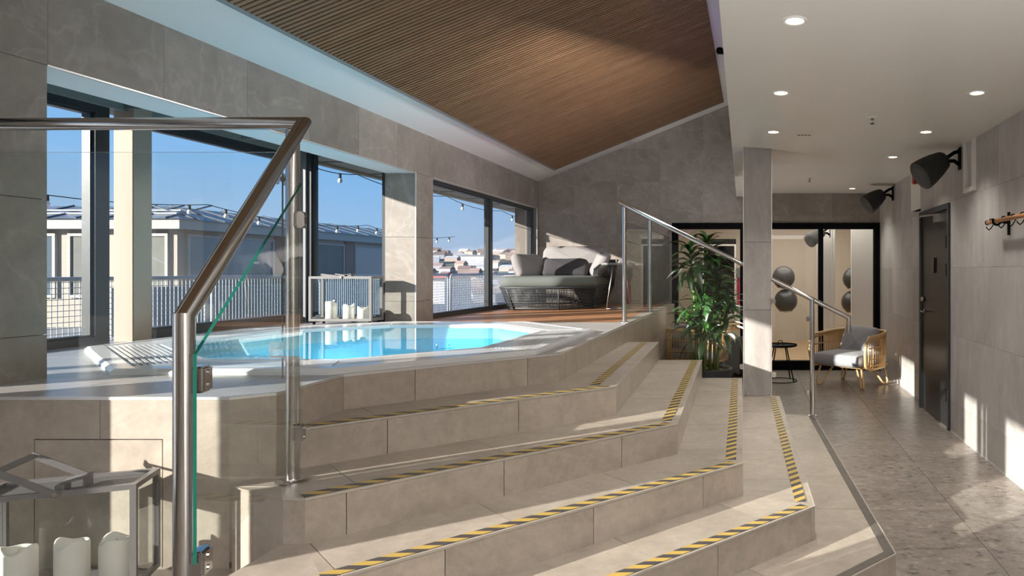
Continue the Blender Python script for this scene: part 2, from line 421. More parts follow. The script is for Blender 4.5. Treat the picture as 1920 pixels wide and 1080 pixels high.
# ------------------------------------------------------------------ walls
# left (window) wall: stone band over the openings, piers between them
b = MB()
b.box(-3.434, XL-.01, -3.2, YB+.1, HEAD+.01, 3.3)
for y0, y1 in ((-3.2, .2), (1.1, 1.3), (2.05, 2.31), (2.8, 3.066), (6.42, 6.766)): b.box(-3.424, XL-.01, y0+.01, y1-.01, 0, HEAD+.01)
b.box(-3.434, XL-.01, -3.2, 2.8, -.2, .33)
b.box(-3.434, XL-.01, 10.02, YB+.1, ZD-.1, HEAD+.01)
wl = tag(b.build('wall_left', 'grout', None), kind='structure')
band = [rect(-3.2, YB, HEAD, WTOP)]
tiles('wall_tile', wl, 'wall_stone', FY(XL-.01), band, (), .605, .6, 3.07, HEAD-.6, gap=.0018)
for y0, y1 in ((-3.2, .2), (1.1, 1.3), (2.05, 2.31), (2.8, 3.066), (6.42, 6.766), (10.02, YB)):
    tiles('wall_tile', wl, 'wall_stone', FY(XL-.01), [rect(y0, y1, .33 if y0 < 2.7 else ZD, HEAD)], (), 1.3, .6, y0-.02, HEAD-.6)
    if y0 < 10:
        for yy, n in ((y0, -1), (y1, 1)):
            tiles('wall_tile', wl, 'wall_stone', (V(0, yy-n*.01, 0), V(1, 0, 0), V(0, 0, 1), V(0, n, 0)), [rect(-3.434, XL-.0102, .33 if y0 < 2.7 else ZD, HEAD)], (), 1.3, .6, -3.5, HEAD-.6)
b = MB(); b.box(-3.434, XL-.012, 2.8, 6.77, HEAD-.004, HEAD+.01); b.box(-3.28, XL-.012, 6.76, 10.05, HEAD-.004, HEAD+.01)
b.build('soffit_board', 'ceiling_white', wl)
b = MB()
for y0, y1 in ((3.066, 6.42),): b.box(XL-.006, XL+.004, y0, y1, HEAD-.004, HEAD+.003); b.box(XL-.006, XL+.004, y1-.004, y1+.004, ZD, HEAD)
b.box(XL-.006, XL+.004, 6.766, 10.02, HEAD-.004, HEAD+.003); b.box(XL-.006, XL+.004, 10.018, 10.026, ZD, HEAD)
b.build('corner_bead', 'aluminium', wl)
# back wall with the wide glazed opening of the gym
b = MB()
XO0, XO1, ZO = -1.19, 1.863, 2.155
def gable(u0, u1, z0): return [(u0, z0), (u1, z0), (u1, min(zs(u1), 9)), (u0, zs(u0))]
fr = (V(0, YB+.01, 0), V(1, 0, 0), V(0, 0, 1), V(0, -1, 0))
for poly in (gable(-3.5, XO0, 0), gable(XO0, -.18, ZO), rect(-.18, 2.2, ZO, 2.8), rect(XO1, 2.2, 0, ZO)): b.fprism(fr, poly, -.2, 0)
wb = tag(b.build('wall_back', 'grout', None), kind='structure')
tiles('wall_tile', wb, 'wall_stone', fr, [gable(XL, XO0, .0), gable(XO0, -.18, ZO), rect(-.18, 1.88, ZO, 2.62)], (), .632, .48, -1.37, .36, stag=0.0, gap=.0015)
# right wall: near part, slightly recessed far part with boxed header
b = MB(); b.box(XR+.01, 2.1, -3.2, 7.34, 0, 2.7); b.box(1.87, 2.1, 7.34, YB+.2, 0, 2.7); b.box(XR+.01, 1.88, 7.34, 7.77, 2.12, 2.7)
wr = tag(b.build('wall_right', 'grout', None), kind='structure')
door_hole = rect(6.24, 7.34, 0, 2.07)
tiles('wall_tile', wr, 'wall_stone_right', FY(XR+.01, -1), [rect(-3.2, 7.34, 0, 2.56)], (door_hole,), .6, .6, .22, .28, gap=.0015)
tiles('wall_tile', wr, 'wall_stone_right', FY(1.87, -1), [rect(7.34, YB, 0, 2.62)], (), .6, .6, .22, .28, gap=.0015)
b = MB(); b.box(XR-.005, 1.87, 7.335, 7.78, 2.12, 2.56); b.build('header_box', 'ceiling_satin', wr)
b = MB(); b.box(-3.5, 2.1, -3.4, -3.2, 0, 4.6); tag(b.build('wall_front', 'wall_stone', None), kind='structure')
# thin metal skirting strip along the right wall
b = MB(); b.box(XR-.004, XR+.004, 1.0, 6.24, 0, .012); tag(b.build('baseboard_right', 'aluminium', None), kind='structure')
# ------------------------------------------------------------------ ceilings
b = MB()
lowL = lambda y: -.135-(y-2.7)*.0149
b.prism([(lowL(-3.2), -3.2), (2.05, -3.2), (2.05, 7.75), (XR, 7.5), (.168, 6.02), (lowL(5.9), 5.9)], CEIL, CEIL+.12)
cl = tag(b.build('ceiling', 'ceiling_satin', None), kind='structure')
b = MB(); b.prism([(lowL(5.9), 5.9), (.168, 6.02), (XR, 7.5), (2.05, 7.75), (2.05, YB+.1), (lowL(YB), YB+.02)], FCEIL, FCEIL+.06)
b.build('far_ceiling_panel', 'ceiling_satin', cl)
b = MB(); b.prism([(lowL(-3.2), -3.2), (lowL(-3.2)+.1, -3.2), (lowL(YB)+.1, YB), (lowL(YB), YB)], CEIL+.02, 4.1); b.build('bulkhead', 'ceiling_white', cl)
# sloping high ceiling (white board) and its slatted timber field
u = V(1, 0, SL).normalized(); nn = V(SL, 0, -1).normalized()
fs_ = (V(XL, 0, WTOP), u, V(0, 1, 0), nn)
k_ = math.sqrt(1+SL*SL)
b = MB(); b.fprism(fs_, rect(-.3, 3.1*k_, -3.3, YB+.15), -.12, 0)
hc = tag(b.build('ceiling', 'ceiling_white', None), kind='structure')
pu0 = (-2.79-XL)*k_; pu1 = (-.423-XL)*k_
sp_ = thing('slatted_ceiling_panel', 'dark brown timber slat panel covering the sloping ceiling above the pool', 'ceiling panel', (-1.6, 5, zs(-1.6)-.03))
b = MB(); b.fprism(fs_, rect(pu0, pu1, .3, 9.68), .001, .012); b.build('felt_backing', 'felt_black', sp_)
b = MB(); b.fprism(fs_, rect(pu0-.03, pu0, .3, 9.68), 0, .034); b.fprism(fs_, rect(pu0-.03, pu1, 9.68, 9.70), 0, .034); b.build('edge_profile', 'frame_grey', sp_)
sm = MB(); sm.fprism(fs_, rect(pu0, pu1, 0, .026), .012, .036)
s0 = sm.build('slat', 'slat_wood', sp_)
for i in range(1, 228):
    c = s0.copy(); C.objects.link(c); c.location = s0.location+V(0, .32+.041*i, 0)
s0.location = s0.location+V(0, .32, 0)
# ------------------------------------------------------------------ stairs
P_ = {
 1: [(-.85, 6.2), (-.761, 3.82), (-1.87, 2.76)],
 2: [(-.46, 6.2), (-.398, 3.617), (-1.578, 2.423), (-1.66, 2.43), (-1.75, 2.555), (-1.94, 2.56)],
 3: [(-.1, 6.2), (-.05, 3.454), (-1.335, 2.14), (-1.66, 2.17)],
 4: [(.237, 6.2), (.296, 3.294), (-1.08, 1.9), (-3.14, 1.9)],
 5: [(.543, 6.12), (.651, 3.135), (-.88, 1.6), (-3.14, 1.6)]}
inner = {0: [(-1.20, 6.2), (-1.17, 4.0), (-1.93, 3.1)]}
back = {1: [(-1.93, 2.9), (-1.2, 6.2)], 2: [(-1.99, 2.62), (-1.9, 3.0), (-1.2, 6.2)], 3: [(-1.66, 2.6), (-1.2, 6.2)],
        4: [(-3.14, 2.62), (-1.6, 2.7), (-1.2, 6.2)], 5: [(-3.14, 2.62), (-1.6, 2.7), (-1.2, 6.2)]}
stair = thing('staircase', 'wide beige stone steps with striped hazard tape leading up to the hot tub', 'stairs', (-.3, 3, 0))
T = .010
def off(p, q, d):           # line p->q moved left by d
    ex, ey = q[0]-p[0], q[1]-p[1]; l = math.hypot(ex, ey); nx, ny = -ey/l, ex/l
    return (p[0]+nx*d, p[1]+ny*d), (q[0]+nx*d, q[1]+ny*d)
def tape_strip(mb, uvs, p, q, d0, d1, z, cut0=0, cut1=0):
    l = math.hypot(q[0]-p[0], q[1]-p[1]); e = ((q[0]-p[0])/l, (q[1]-p[1])/l)
    p = (p[0]+e[0]*cut0, p[1]+e[1]*cut0); q = (q[0]-e[0]*cut1, q[1]-e[1]*cut1); l -= cut0+cut1
    a, b_ = off(p, q, d0); c, d = off(p, q, d1)
    mb.add([(*a, z), (*b_, z), (*d, z), (*c, z), (*a, z-.001), (*b_, z-.001), (*d, z-.001), (*c, z-.001)],
           [(0, 1, 2, 3), (0, 4, 5, 1), (1, 5, 6, 2), (2, 6, 7, 3), (3, 7, 4, 0)])
    base = [(0, 0), (l, 0), (l, d1-d0), (0, d1-d0)]*2
    uvs += base
for k in range(1, 6):
    pts = P_[k]; z = Z[k]; zb = Z[k+1]; up = P_.get(k-1)
    core = [(x+(-.01 if i < 2 else 0), y+(.012 if i >= 1 else 0)) for i, (x, y) in enumerate(pts)]+back[k]
    st = MB().prism(core, zb-.001 if k < 5 else 0, z-T-.001).build('step', 'grout_light', stair)
    A, B, Cc = pts[0], pts[1], pts[2]
    if k == 1: iA, iB, iC = inner[0]
    else: iA, iB, iC = up[0], up[1], up[2]
    sh = .05
    iA = (iA[0]-sh, iA[1]); iB = (iB[0]-sh, iB[1]+sh*.6); iC = (iC[0]-sh, iC[1]+sh)
    # tread tiles: side run (cells square to the room) and front run (cells along the 45 degree nosing)
    tiles('tread_tile', st, 'step_stone', FZ(z-T), [[A, B, iB, iA]], (), 3.0, .6, -2.2, .12, t=T)
    d = V(B[0]-Cc[0], B[1]-Cc[1], 0); L_ = d.length; d.normalize(); nv = V(-d.y, d.x, 0)
    toL = lambda p: ((V(p[0], p[1], 0)-V(Cc[0], Cc[1], 0)).dot(d), (V(p[0], p[1], 0)-V(Cc[0], Cc[1], 0)).dot(nv))
    frt = (V(Cc[0], Cc[1], z-T), d, nv, V(0, 0, 1))
    o45 = L_-(.59 if k % 2 else .30)-1.8
    tiles('tread_tile', st, 'step_stone', frt, [[toL(Cc), toL(B), toL(iB), toL(iC)]], (), .6, 2.4, o45, -.6, t=T)
    if k == 2: tiles('tread_tile', st, 'step_stone', FZ(z-T), [[(-1.578, 2.423), (-1.66, 2.43), (-1.94, 2.56), (-1.98, 2.62), (-1.87, 2.80), (-1.578, 2.80)]], ([Cc, B, iB, iC],), 3, 3, -2.5, 1.5, t=T)
    if k == 3: tiles('tread_tile', st, 'step_stone', FZ(z-T), [[(-1.335, 2.14), (-1.66, 2.17), (-1.66, 2.45), (-1.578, 2.44)]], ([Cc, B, iB, iC],), 3, 3, -2.5, 1.5, t=T)
    if k == 4: tiles('tread_tile', st, 'step_stone', FZ(z-T), [[(-3.14, 1.9), (-1.08, 1.9), (-1.335, 2.16), (-1.4, 2.62), (-3.14, 2.62)]], ([Cc, B, iB, iC],), .6, 3, -1.9, 1.2, t=T)
    if k == 5: tiles('tread_tile', st, 'step_stone', FZ(z-T), [[(-3.14, 1.6), (-.88, 1.6), (-1.08, 1.93), (-3.14, 1.93)]], ([Cc, B, iB, iC],), .6, 3, -1.9, 1.2, t=T)
    # riser tiles
    seq = pts if k != 2 else [pts[0], pts[1], pts[2], pts[3], pts[5]]
    for i in range(len(seq)-1):
        if k == 3 and i == 3: break
        p, q = seq[i+1], seq[i]
        lo = zb if not (k == 2 and i == 3) else Z[4]
        facing('riser_tile', st, 'step_stone', p, q, lo, z-T-.0005, ou=(.37 if k % 2 else .13), ov=-.2, t=T)
    # bright metal nosing line
    nb = MB()
    for i in range(len(pts)-1):
        p, q = pts[i+1], pts[i]; a, b2 = off(p, q, .003); c, d2 = off(p, q, -.002)
        nb.prism([a, b2, d2, c], z-.007, z+.0012)
    nb.build('nosing_trim', 'nosing', st)
    if k < 5:
        mb = MB(); uvs = []
        tape_strip(mb, uvs, Cc, B, .014, .066, z+.0025, .0, .03)
        so = .10 if k == 1 else .035
        tape_strip(mb, uvs, B, A, so, so+.055, z+.0025, .06, .05)
        o = mb.build('hazard_tape', 'hazard_tape', st)
        me = o.data; ul = me.uv_layers.new(name='UVMap')
        for lp in me.loops: ul.data[lp.index].uv = uvs[lp.vertex_index]
        o['label'] = 'yellow and black striped hazard tape'
    else:
        mb = MB()
        def corner(dd):
            (a, b2), (c, d2) = off(Cc, B, dd), off(B, A, dd)
            x1, y1, x2, y2, x3, y3, x4, y4 = *a, *b2, *c, *d2
            den = (x1-x2)*(y3-y4)-(y1-y2)*(x3-x4); u1 = x1*y2-y1*x2; u2 = x3*y4-y3*x4
            return ((u1*(x3-x4)-(x1-x2)*u2)/den, (u1*(y3-y4)-(y1-y2)*u2)/den)
        k0, k1 = corner(.006), corner(.05)
        mb.prism([off(Cc, B, .006)[0], k0, k1, off(Cc, B, .05)[0]], z, z+.002); mb.prism([k0, off(B, A, .006)[1], off(B, A, .05)[1], k1], z, z+.002)
        mb.build('contrast_strip', 'dark_stone', st)['label'] = 'dark stone edge strip'
# ------------------------------------------------------------------ pool deck
OC = (-2.62, 4.66)
OV = [(-1.24, 5.35), (-2.0, 6.15), (-3.2, 6.15), (-3.98, 5.4), (-3.98, 4.1), (-2.95, 3.16), (-1.95, 3.16), (-1.24, 3.93)]
def octo(ap):
    base = ap if ap >= 1.0 else 1.0
    d = 1.475-base; res = []
    for i in range(8):
        ls = []
        for p, q in ((OV[i-1], OV[i]), (OV[i], OV[(i+1) % 8])):
            ex, ey = q[0]-p[0], q[1]-p[1]; l = math.hypot(ex, ey); nx, ny = -ey/l, ex/l
            ls.append((nx, ny, nx*p[0]+ny*p[1]+d))
        (a_, b2_, c_), (d_, e_, f_) = ls; det = a_*e_-b2_*d_
        res.append(((c_*e_-b2_*f_)/det, (a_*f_-c_*d_)/det))
    if ap < 1.0: res = [(OC[0]+(x-OC[0])*ap, OC[1]+(y_-OC[1])*ap) for x, y_ in res]
    return res
AO, AI = 1.475, 1.09
regs = [[(-4.36, 2.6), (-1.98, 2.6), (-1.87, 2.7), (-1.886, 3.17), (-4.36, 3.17)], [(-4.36, 3.17), (-1.886, 3.17), (-1.12, 3.98), (-4.36, 3.98)],
        [(-4.36, 3.98), (-1.12, 3.98), (-1.15, 6.4), (-4.36, 6.4)], rect(-4.36, -3.42, 6.4, 6.6)]
b = MB()
for r_ in [[(-4.3, 2.62), (-2.0, 2.62), (-1.9, 2.72), (-1.91, 3.2), (-4.3, 3.2)], [(-4.3, 3.2), (-1.91, 3.2), (-1.14, 4.0), (-4.3, 4.0)], [(-4.3, 4.0), (-1.14, 4.0), (-1.17, 6.4), (-4.3, 6.4)], rect(-4.3, -3.44, 6.4, 6.55)]:
    for q in subtract([ccw(r_)], octo(AO-.06)): b.prism(q, .92, ZD-T-.0005)
b.prism(rect(-3.5, -1.16, 6.4, YB), .85, ZD-.022)
edge = [(-1.15, YB), (-1.15, 6.4), (-1.12, 3.98), (-1.886, 3.17), (-1.87, 2.70), (-1.98, 2.6), (-3.14, 2.6)]
for i in range(len(edge)-1):
    p, q = edge[i], edge[i+1]; a, b2 = off(p, q, -.012); c, d2 = off(p, q, -.07); b.prism([a, b2, d2, c], 0, ZD-T-.002)
b.box(-4.40, -4.30, 2.6, 6.6, 0, .95); b.box(-3.5, -3.40, 6.5, YB, 0, .95); b.box(-4.3, -3.4, 6.5, 6.6, 0, .95)
deck = tag(b.build('pool_deck', 'grout_light', None), kind='structure')
tiles('deck_tile', deck, 'deck_stone', FZ(ZD-T), regs, (octo(AO-.05),), .6, .6, -1.87-.3, 2.6, t=T, gap=.004)
hatch = rect(.0, .56, 0, .78)
facing('wall_tile', deck, 'step_stone', edge[0], edge[2], 0, ZD-T-.001, dv=.30, ov=ZD-.30, side=-1)
facing('wall_tile', deck, 'step_stone', edge[2], edge[3], Z[1]-.3, ZD-T-.001, du=.6, ou=.2, side=-1, ov=-.2)
facing('wall_tile', deck, 'step_stone', edge[3], edge[4], Z[1]-.3, ZD-T-.001, side=-1, ov=-.2)
facing('wall_tile', deck, 'step_stone', edge[4], edge[5], Z[2]-.3, ZD-T-.001, side=-1, ov=-.2)
hat = rect(-2.718+3.14, -2.23+3.14, .33, .815)
facing('wall_tile', deck, 'step_stone', edge[6], edge[5], Z[4], ZD-T-.001, ou=(3.14-2.468)-.6, holes=(hat,), ov=-.2, side=1)
hi = rect(-2.714+3.14, -2.234+3.14, .33, .811)
facing('access_hatch', deck, 'step_stone', edge[6], edge[5], 0, 2, du=5, ou=-1, ov=-.2, side=1, holes=(rect(-1, 3.14-2.714, -1, 3), rect(3.14-2.234, 9, -1, 3), rect(0, 3, .811, 3), rect(0, 3, -1, .33)))
nb = MB()
for i in range(1, len(edge)-1):
    p, q = edge[i], edge[i+1]; a, b2 = off(p, q, .002); c, d2 = off(p, q, -.012); nb.prism([a, b2, d2, c], ZD-.010, ZD+.0015)
nb.build('nosing_trim', 'aluminium', deck)
y = 6.40
while y < YB-.05:
    y1 = min(y+.14, YB-.01)
    MB().box(-3.28, -1.27, y+.003, y1-.003, ZD-.022, ZD-.001).build('deck_plank', 'deck_wood', deck); y = y1
for yy in range(7):
    MB().box(-1.266, -1.152, 6.4+yy*.53+.002, min(6.4+(yy+1)*.53, YB)-.002, ZD-.022, ZD).build('border_tile', 'step_stone', deck)
# ------------------------------------------------------------------ hot tub
tub = thing('hot_tub', 'octagonal white hot tub full of turquoise water, sunk into the raised deck', 'hot tub', (OC[0], OC[1], ZD))
ZR = ZD+.028; ZW = ZD+.012
def ring(profile, name, mat, smooth=False, parent=tub):
    b_ = MB(); vs = []; n = len(profile)
    for ap, z in profile: vs += [(*p, z) for p in octo(ap)]
    fs = [(i*8+k, i*8+(k+1) % 8, (i+1)*8+(k+1) % 8, (i+1)*8+k) for i in range(n-1) for k in range(8)]
    b_.add(vs, fs); return b_.build(name, mat, parent, smooth)
ring([(AO, ZD-.03), (AO+.004, ZR-.014), (AO-.012, ZR), (AO-.075, ZR+.002), (AO-.085, ZR-.004), (AO-.086, ZR-.035), (AI+.07, ZR-.035), (AI+.068, ZR-.004), (AI+.055, ZR), (AI+.015, ZR-.002), (AI, ZW-.02), (AI-.01, ZW-.10)], 'rim', 'acrylic_white')
b = MB()
vs = []
prof = [(AI-.01, ZW-.10), (AI-.03, .52), (AI-.34, .50), (AI-.40, .16), (.001, .14)]
for ap, z in prof: vs += [(*p, z) for p in octo(ap)]
b.add(vs, [(i*8+k, i*8+(k+1) % 8, (i+1)*8+(k+1) % 8, (i+1)*8+k) for i in range(len(prof)-1) for k in range(8)])
b.build('basin', 'pool_blue', tub)
for ap, z in ((AI-.335, .505),):
    b = MB(); o8 = [(*p, z) for p in octo(ap)]; b.tube(o8, .012, 6, closed=True); b.build('bench_line', 'pool_line', tub)
b = MB(); b.lathe([(.001, .15), (.16, .15), (.17, .165), (.12, .175), (.001, .17)], 20, (OC[0], OC[1]-.25, 0)); b.build('drain', 'acrylic_white', tub, True)
for i in range(8):
    a = i*PI/4+.2; c = (OC[0]+1.05*math.cos(a), OC[1]+1.05*math.sin(a), .72)
    b = MB(); rm = Matrix.Rotation(a, 4, 'Z') @ Matrix.Rotation(-PI/2, 4, 'Y'); b.lathe([(.05, 0), (.05, .015), (.03, .02), (.02, .01)], 14, c, rm.to_3x3()); b.build('jet', 'chrome', tub, True)
b = MB(); b.add([(*p, ZW) for p in octo(AI-.002)], [tuple(range(8))]); b.build('water', 'water', tub)
# overflow channel: slats on four sides, solid lids on the others
def side_pt(i, t_, ap):
    o8 = octo(ap); p, q = o8[i], o8[(i+1) % 8]; return (p[0]+(q[0]-p[0])*t_, p[1]+(q[1]-p[1])*t_)
a0, a1_ = AI+.075, AO-.09
for i in range(8):
    # side i lies between vertex angles 22.5+45i and 67.5+45i
    if i in (2, 3, 4, 6, 7):
        nsl = 9
        for s_ in range(nsl):
            q0 = a0+(a1_-a0)*(s_+.22)/nsl; q1 = a0+(a1_-a0)*(s_+.80)/nsl
            MB().prism([side_pt(i, .004, q0), side_pt(i, .996, q0), side_pt(i, .996, q1), side_pt(i, .004, q1)], ZR-.016, ZR-.001).build('grille_slat', 'acrylic_white', tub)
    else:
        MB().prism([side_pt(i, .002, a0), side_pt(i, .998, a0), side_pt(i, .998, a1_), side_pt(i, .002, a1_)], ZR-.02, ZR+.0005).build('rim_lid', 'acrylic_white', tub)
ring([(a0+.0, ZR-.034), (a1_, ZR-.034)], 'channel', 'frame_dark')
# ------------------------------------------------------------------ windows
WN = [0]
def frame_rect(b_, fr, u0, u1, v0, v1, w, d0, d1):
    for r_ in (rect(u0, u1, v0, v0+w), rect(u0, u1, v1-w, v1), rect(u0, u0+w, v0+w, v1-w), rect(u1-w, u1, v0+w, v1-w)): b_.fprism(fr, r_, d0, d1)
def window(name, fr, u0, u1, v0, v1, w=.05, d=.07, glassm='pane', mat='frame_dark', parent=None):
    b_ = MB(); frame_rect(b_, fr, u0, u1, v0, v1, w, -d/2, d/2)
    o = b_.build(name, mat, parent)
    if parent is None: tag(o, kind='structure')
    b_ = MB(); b_.fprism(fr, rect(u0+w*.8, u1-w*.8, v0+w*.8, v1-w*.8), -.006, .006); b_.build('pane', glassm, o)
    b_ = MB(); frame_rect(b_, fr, u0+w, u1-w, v0+w, v1-w, .014, -d/2-.004, d/2-.02); b_.build('glazing_bead', 'frame_dark', o)
    return o
window('window_1', FY(-3.235), 6.766, 8.42, ZD, HEAD-.002, .035)
window('window_2', FY(-3.235), 8.42, 10.02, ZD, HEAD-.002, .035)
window('window_3', FY(-4.3), 2.7, 4.51, ZD, 2.53, .05)
tag(MB().box(-4.335, -4.265, 4.50, 4.56, ZD, 2.53).build('trim_6', 'frame_dark', None), kind='structure')
window('window_4', FY(-4.3), 4.80, 6.46, ZD, 2.53, .06)
window('window_5', (V(0, 6.5, 0), V(1, 0, 0), V(0, 0, 1), V(0, -1, 0)), -4.20, -3.43, ZD, 2.60, .05, .08, 'pane_bay')
window('window_6', (V(0, 2.72, 0), V(1, 0, 0), V(0, 0, 1), V(0, -1, 0)), -4.28, -3.43, ZD, 2.53, .06)
window('window_7', FY(-3.3), 2.31, 2.8, .33, HEAD, .04)
window('window_8', FY(-3.3), 1.3, 1.55, .33, HEAD, .03)
window('window_9', FY(-3.3), 1.55, 2.05, .33, HEAD, .03)
window('window_10', FY(-3.3), .2, 1.1, .33, HEAD, .05)
# outer structure of the bay
b = MB(); b.box(-4.42, -3.43, 2.6, 6.62, 2.60, 2.68); b.box(-4.42, -4.24, 2.6, 6.62, 2.53, 2.60); 
bay = tag(b.build('trim_1', 'bay_grey', None), kind='structure')
b = MB(); b.box(-4.05, -3.98, 2.75, 6.44, 2.56, 2.60); b.build('ceiling_batten', 'frame_dark', bay)
for yy in (3.6, 4.64, 5.7): MB().box(-4.24, -3.44, yy, yy+.05, 2.545, 2.60).build('cross_batten', 'frame_grey', bay)
b = MB(); b.box(-4.33, -4.195, 4.66, 4.80, ZD-.02, 2.6); col = tag(b.build('trim_2', 'facade', None), kind='structure')
b = MB(); b.box(-4.37, -4.19, 6.44, 6.56, ZD, 2.6); tag(b.build('trim_3', 'frame_grey', None), kind='structure')
b = MB(); b.box(-4.95, -3.44, -4, 18, 2.69, 2.78); b.box(-4.98, -4.90, -4, 18, 2.66, 2.80)
ev = tag(b.build('trim_4', 'eave_wood', None), kind='structure')
for i in range(20): MB().box(-4.88, -3.44, -2+i*.98, -1.985+i*.98, 2.684, 2.69).build('board_joint', 'cable_black', ev)
# outside roof slab keeps the sun off the attic
b = MB(); b.box(-3.5, 2.3, -3.6, YB+.2, 4.65, 4.7); tag(b.build('roof', 'roof_metal', None), kind='structure')
b = MB(); b.box(2.1, 2.2, -3.4, YB+.2, 0, 4.65); b.fprism((V(0, YB+.25, 0), V(1, 0, 0), V(0, 0, 1), V(0, 1, 0)), rect(-3.5, 2.2, 2.7, 4.65), 0, .1); tag(b.build('wall_outer', 'facade', None), kind='structure')
# ------------------------------------------------------------------ pillar
b = MB(); b.box(-.075, .156, 6.215, 6.44, 0, CEIL+.06); pil = tag(b.build('pillar', 'grout', None), 'grey stone clad square pillar standing at the end of the stairs', 'pillar')
zc = [Z[4], 1.1, 1.71, FCEIL]
for i in range(3):
    MB().fprism(FX(6.215), rect(-.0855, .166, zc[i]+.0015, zc[i+1]-.0015), 0, .012).build('pillar_tile', 'wall_stone_right', pil)
    for xx, n in ((-.075, -1), (.156, 1)): MB().fprism(FY(xx, n), rect(6.205, 6.45, zc[i]+.0015, zc[i+1]-.0015), 0, .010).build('pillar_tile', 'wall_stone_right', pil)
MB().box(-.090, -.084, 6.199, 6.206, Z[4], FCEIL).build('corner_bead', 'aluminium', pil)
MB().box(.1645, .1705, 6.199, 6.206, Z[4], FCEIL).build('corner_bead', 'aluminium', pil)
# ------------------------------------------------------------------ glass balustrades
RR = .0235
def clamp_at(p, along, parent, w=.055, h=.062, dpt=.034):
    a = Vector(along).normalized(); mt = Matrix.Translation(Vector(p)) @ Matrix(((a.x, -a.y, 0, 0), (a.y, a.x, 0, 0), (0, 0, 1, 0), (0, 0, 0, 1)))
    o = MB().obox(mt, w, dpt, h).build('glass_clamp', 'chrome', parent, bevel=.006)
    s_ = MB()
    nrm = V(-a.y, a.x, 0)
    for dz in (-.016, .016):
        for sd in (-1, 1):
            c = Vector(p)+nrm*sd*dpt/2+V(0, 0, dz); s_.tube([c, c+nrm*sd*.003], .007, 8)
    s_.build('screw', 'steel', o)
    return o
def pane(name, pts3, th, parent, mat='rail_glass', edge=(0, 1, 2, 3), em='glass_edge'):
    """flat pane from 4 corner points (bottom a, bottom b, top b, top a)"""
    p = [Vector(q) for q in pts3]; n = (p[1]-p[0]).cross(p[3]-p[0]).normalized()*th/2
    b_ = MB(); b_.add([q-n for q in p]+[q+n for q in p], [(0, 1, 2, 3), (7, 6, 5, 4)])
    o = b_.build(name, mat, parent)
    if edge is not False:
        b_ = MB(); b_.add([q-n for q in p]+[q+n for q in p], [(i, (i+1) % 4, 4+(i+1) % 4, 4+i) for i in edge])
        b_.build('pane_edge', em, o)
    return o
# near balustrade
nr = thing('balustrade', 'near glass balustrade with a bent chrome handrail beside the steps', 'railing', (-1.753, 2.62, Z[2]))
p2 = V(-1.753, 2.62, Z[2]); p1 = V(-1.447, 1.75, Z[5])
MB().tube([p2+V(0, 0, .005), (-1.753, 2.62, 1.985)], RR, 20).build('post', 'steel', nr, 'auto')
MB().lathe([(.001, 0), (.058, 0), (.058, .006), (.045, .012), (.03, .014)], 24, p2).build('base_flange', 'steel', nr, 'auto')
top = [(-4.28, 2.62, 2.004), (-1.70, 2.60, 2.008), (-1.447, 1.75, 1.333), (-1.447, 1.75, Z[5]+.005)]
MB().tube(top, RR, 22).build('handrail', 'steel', nr, 'auto')
MB().lathe([(.001, 0), (.058, 0), (.058, .006), (.045, .012), (.03, .014)], 24, p1).build('base_flange', 'steel', nr, 'auto')
pane('glass_pane', [(-3.13, 2.625, 1.04), (-1.795, 2.625, 1.04), (-1.795, 2.625, 1.903), (-3.13, 2.625, 1.903)], .010, nr, edge=(1, 2), em='glass_edge_dim')
dv_ = (p1-p2); dv_.z = 0; ax = dv_.normalized(); offv = V(.9, .33, 0)*.030
g0 = V(p2.x, p2.y, 0)+offv; g1 = g0+ax*dv_.length*1.02
pane('glass_pane', [(g0.x, g0.y, .712), (g1.x, g1.y, .706), (g1.x, g1.y, 1.238), (g0.x, g0.y, 1.785)], .008, nr, edge=(1, 2))
for q in ((g0+ax*.012, 1.644), (g0+ax*.03, .838)): clamp_at((q[0].x, q[0].y, q[1]), ax, nr, w=.05)
for z_ in (1.172, .70): clamp_at((g1.x-ax.x*.035, g1.y-ax.y*.035, z_), ax, nr, w=.06, h=.068)
clamp_at((-1.80, 2.622, 1.151), (1, 0, 0), nr, w=.075)
clamp_at((-1.80, 2.622, 1.80), (1, 0, 0), nr, w=.03, h=.02)
# far balustrade: sloping in front, level along the deck edge
fb = thing('balustrade', 'far glass balustrade with slim chrome rail sloping down past the pillar', 'railing', (-1.2, 6.42, ZD))
SLR = (1.032-2.068)/(.856+1.2)
zr = lambda x: 2.068+SLR*(x+1.2)
MB().tube([(-1.2, 6.42, ZD+.004), (-1.2, 6.42, 2.045)], .021, 16).build('post', 'steel', fb, 'auto')
MB().tube([(-1.2, 8.02, ZD+.004), (-1.2, 8.02, 2.045)], .019, 16).build('post', 'steel', fb, 'auto')
MB().tube([(.528, 6.12, Z[5]+.004), (.528, 6.16, zr(.528))], .021, 16).build('post', 'steel', fb, 'auto')
MB().tube([(-1.24, 6.42, 2.09), (-1.1, 6.35, zr(-1.1)), (-.09, 6.28, zr(-.09))], .021, 16).build('handrail', 'steel', fb, 'auto')
MB().tube([(.167, 6.20, zr(.167)), (.856, 6.16, 1.032), (.856, 6.16, .90)], .021, 16).build('handrail', 'steel', fb, 'auto')
MB().tube([(-1.2, 6.40, 2.07), (-1.2, YB, 2.07)], .021, 16).build('handrail', 'steel', fb, 'auto')
for q in ((-1.2, 6.42, ZD), (-1.2, 8.02, ZD), (.528, 6.12, Z[5])):
    MB().lathe([(.001, 0), (.045, 0), (.045, .006), (.03, .01)], 16, q).build('base_flange', 'steel', fb, 'auto')
pane('glass_pane', [(-1.2, 6.50, 1.04), (-1.2, 7.95, 1.04), (-1.2, 7.95, 1.93), (-1.2, 6.50, 1.93)], .010, fb, edge=(2, 3), em='glass_edge_dim')
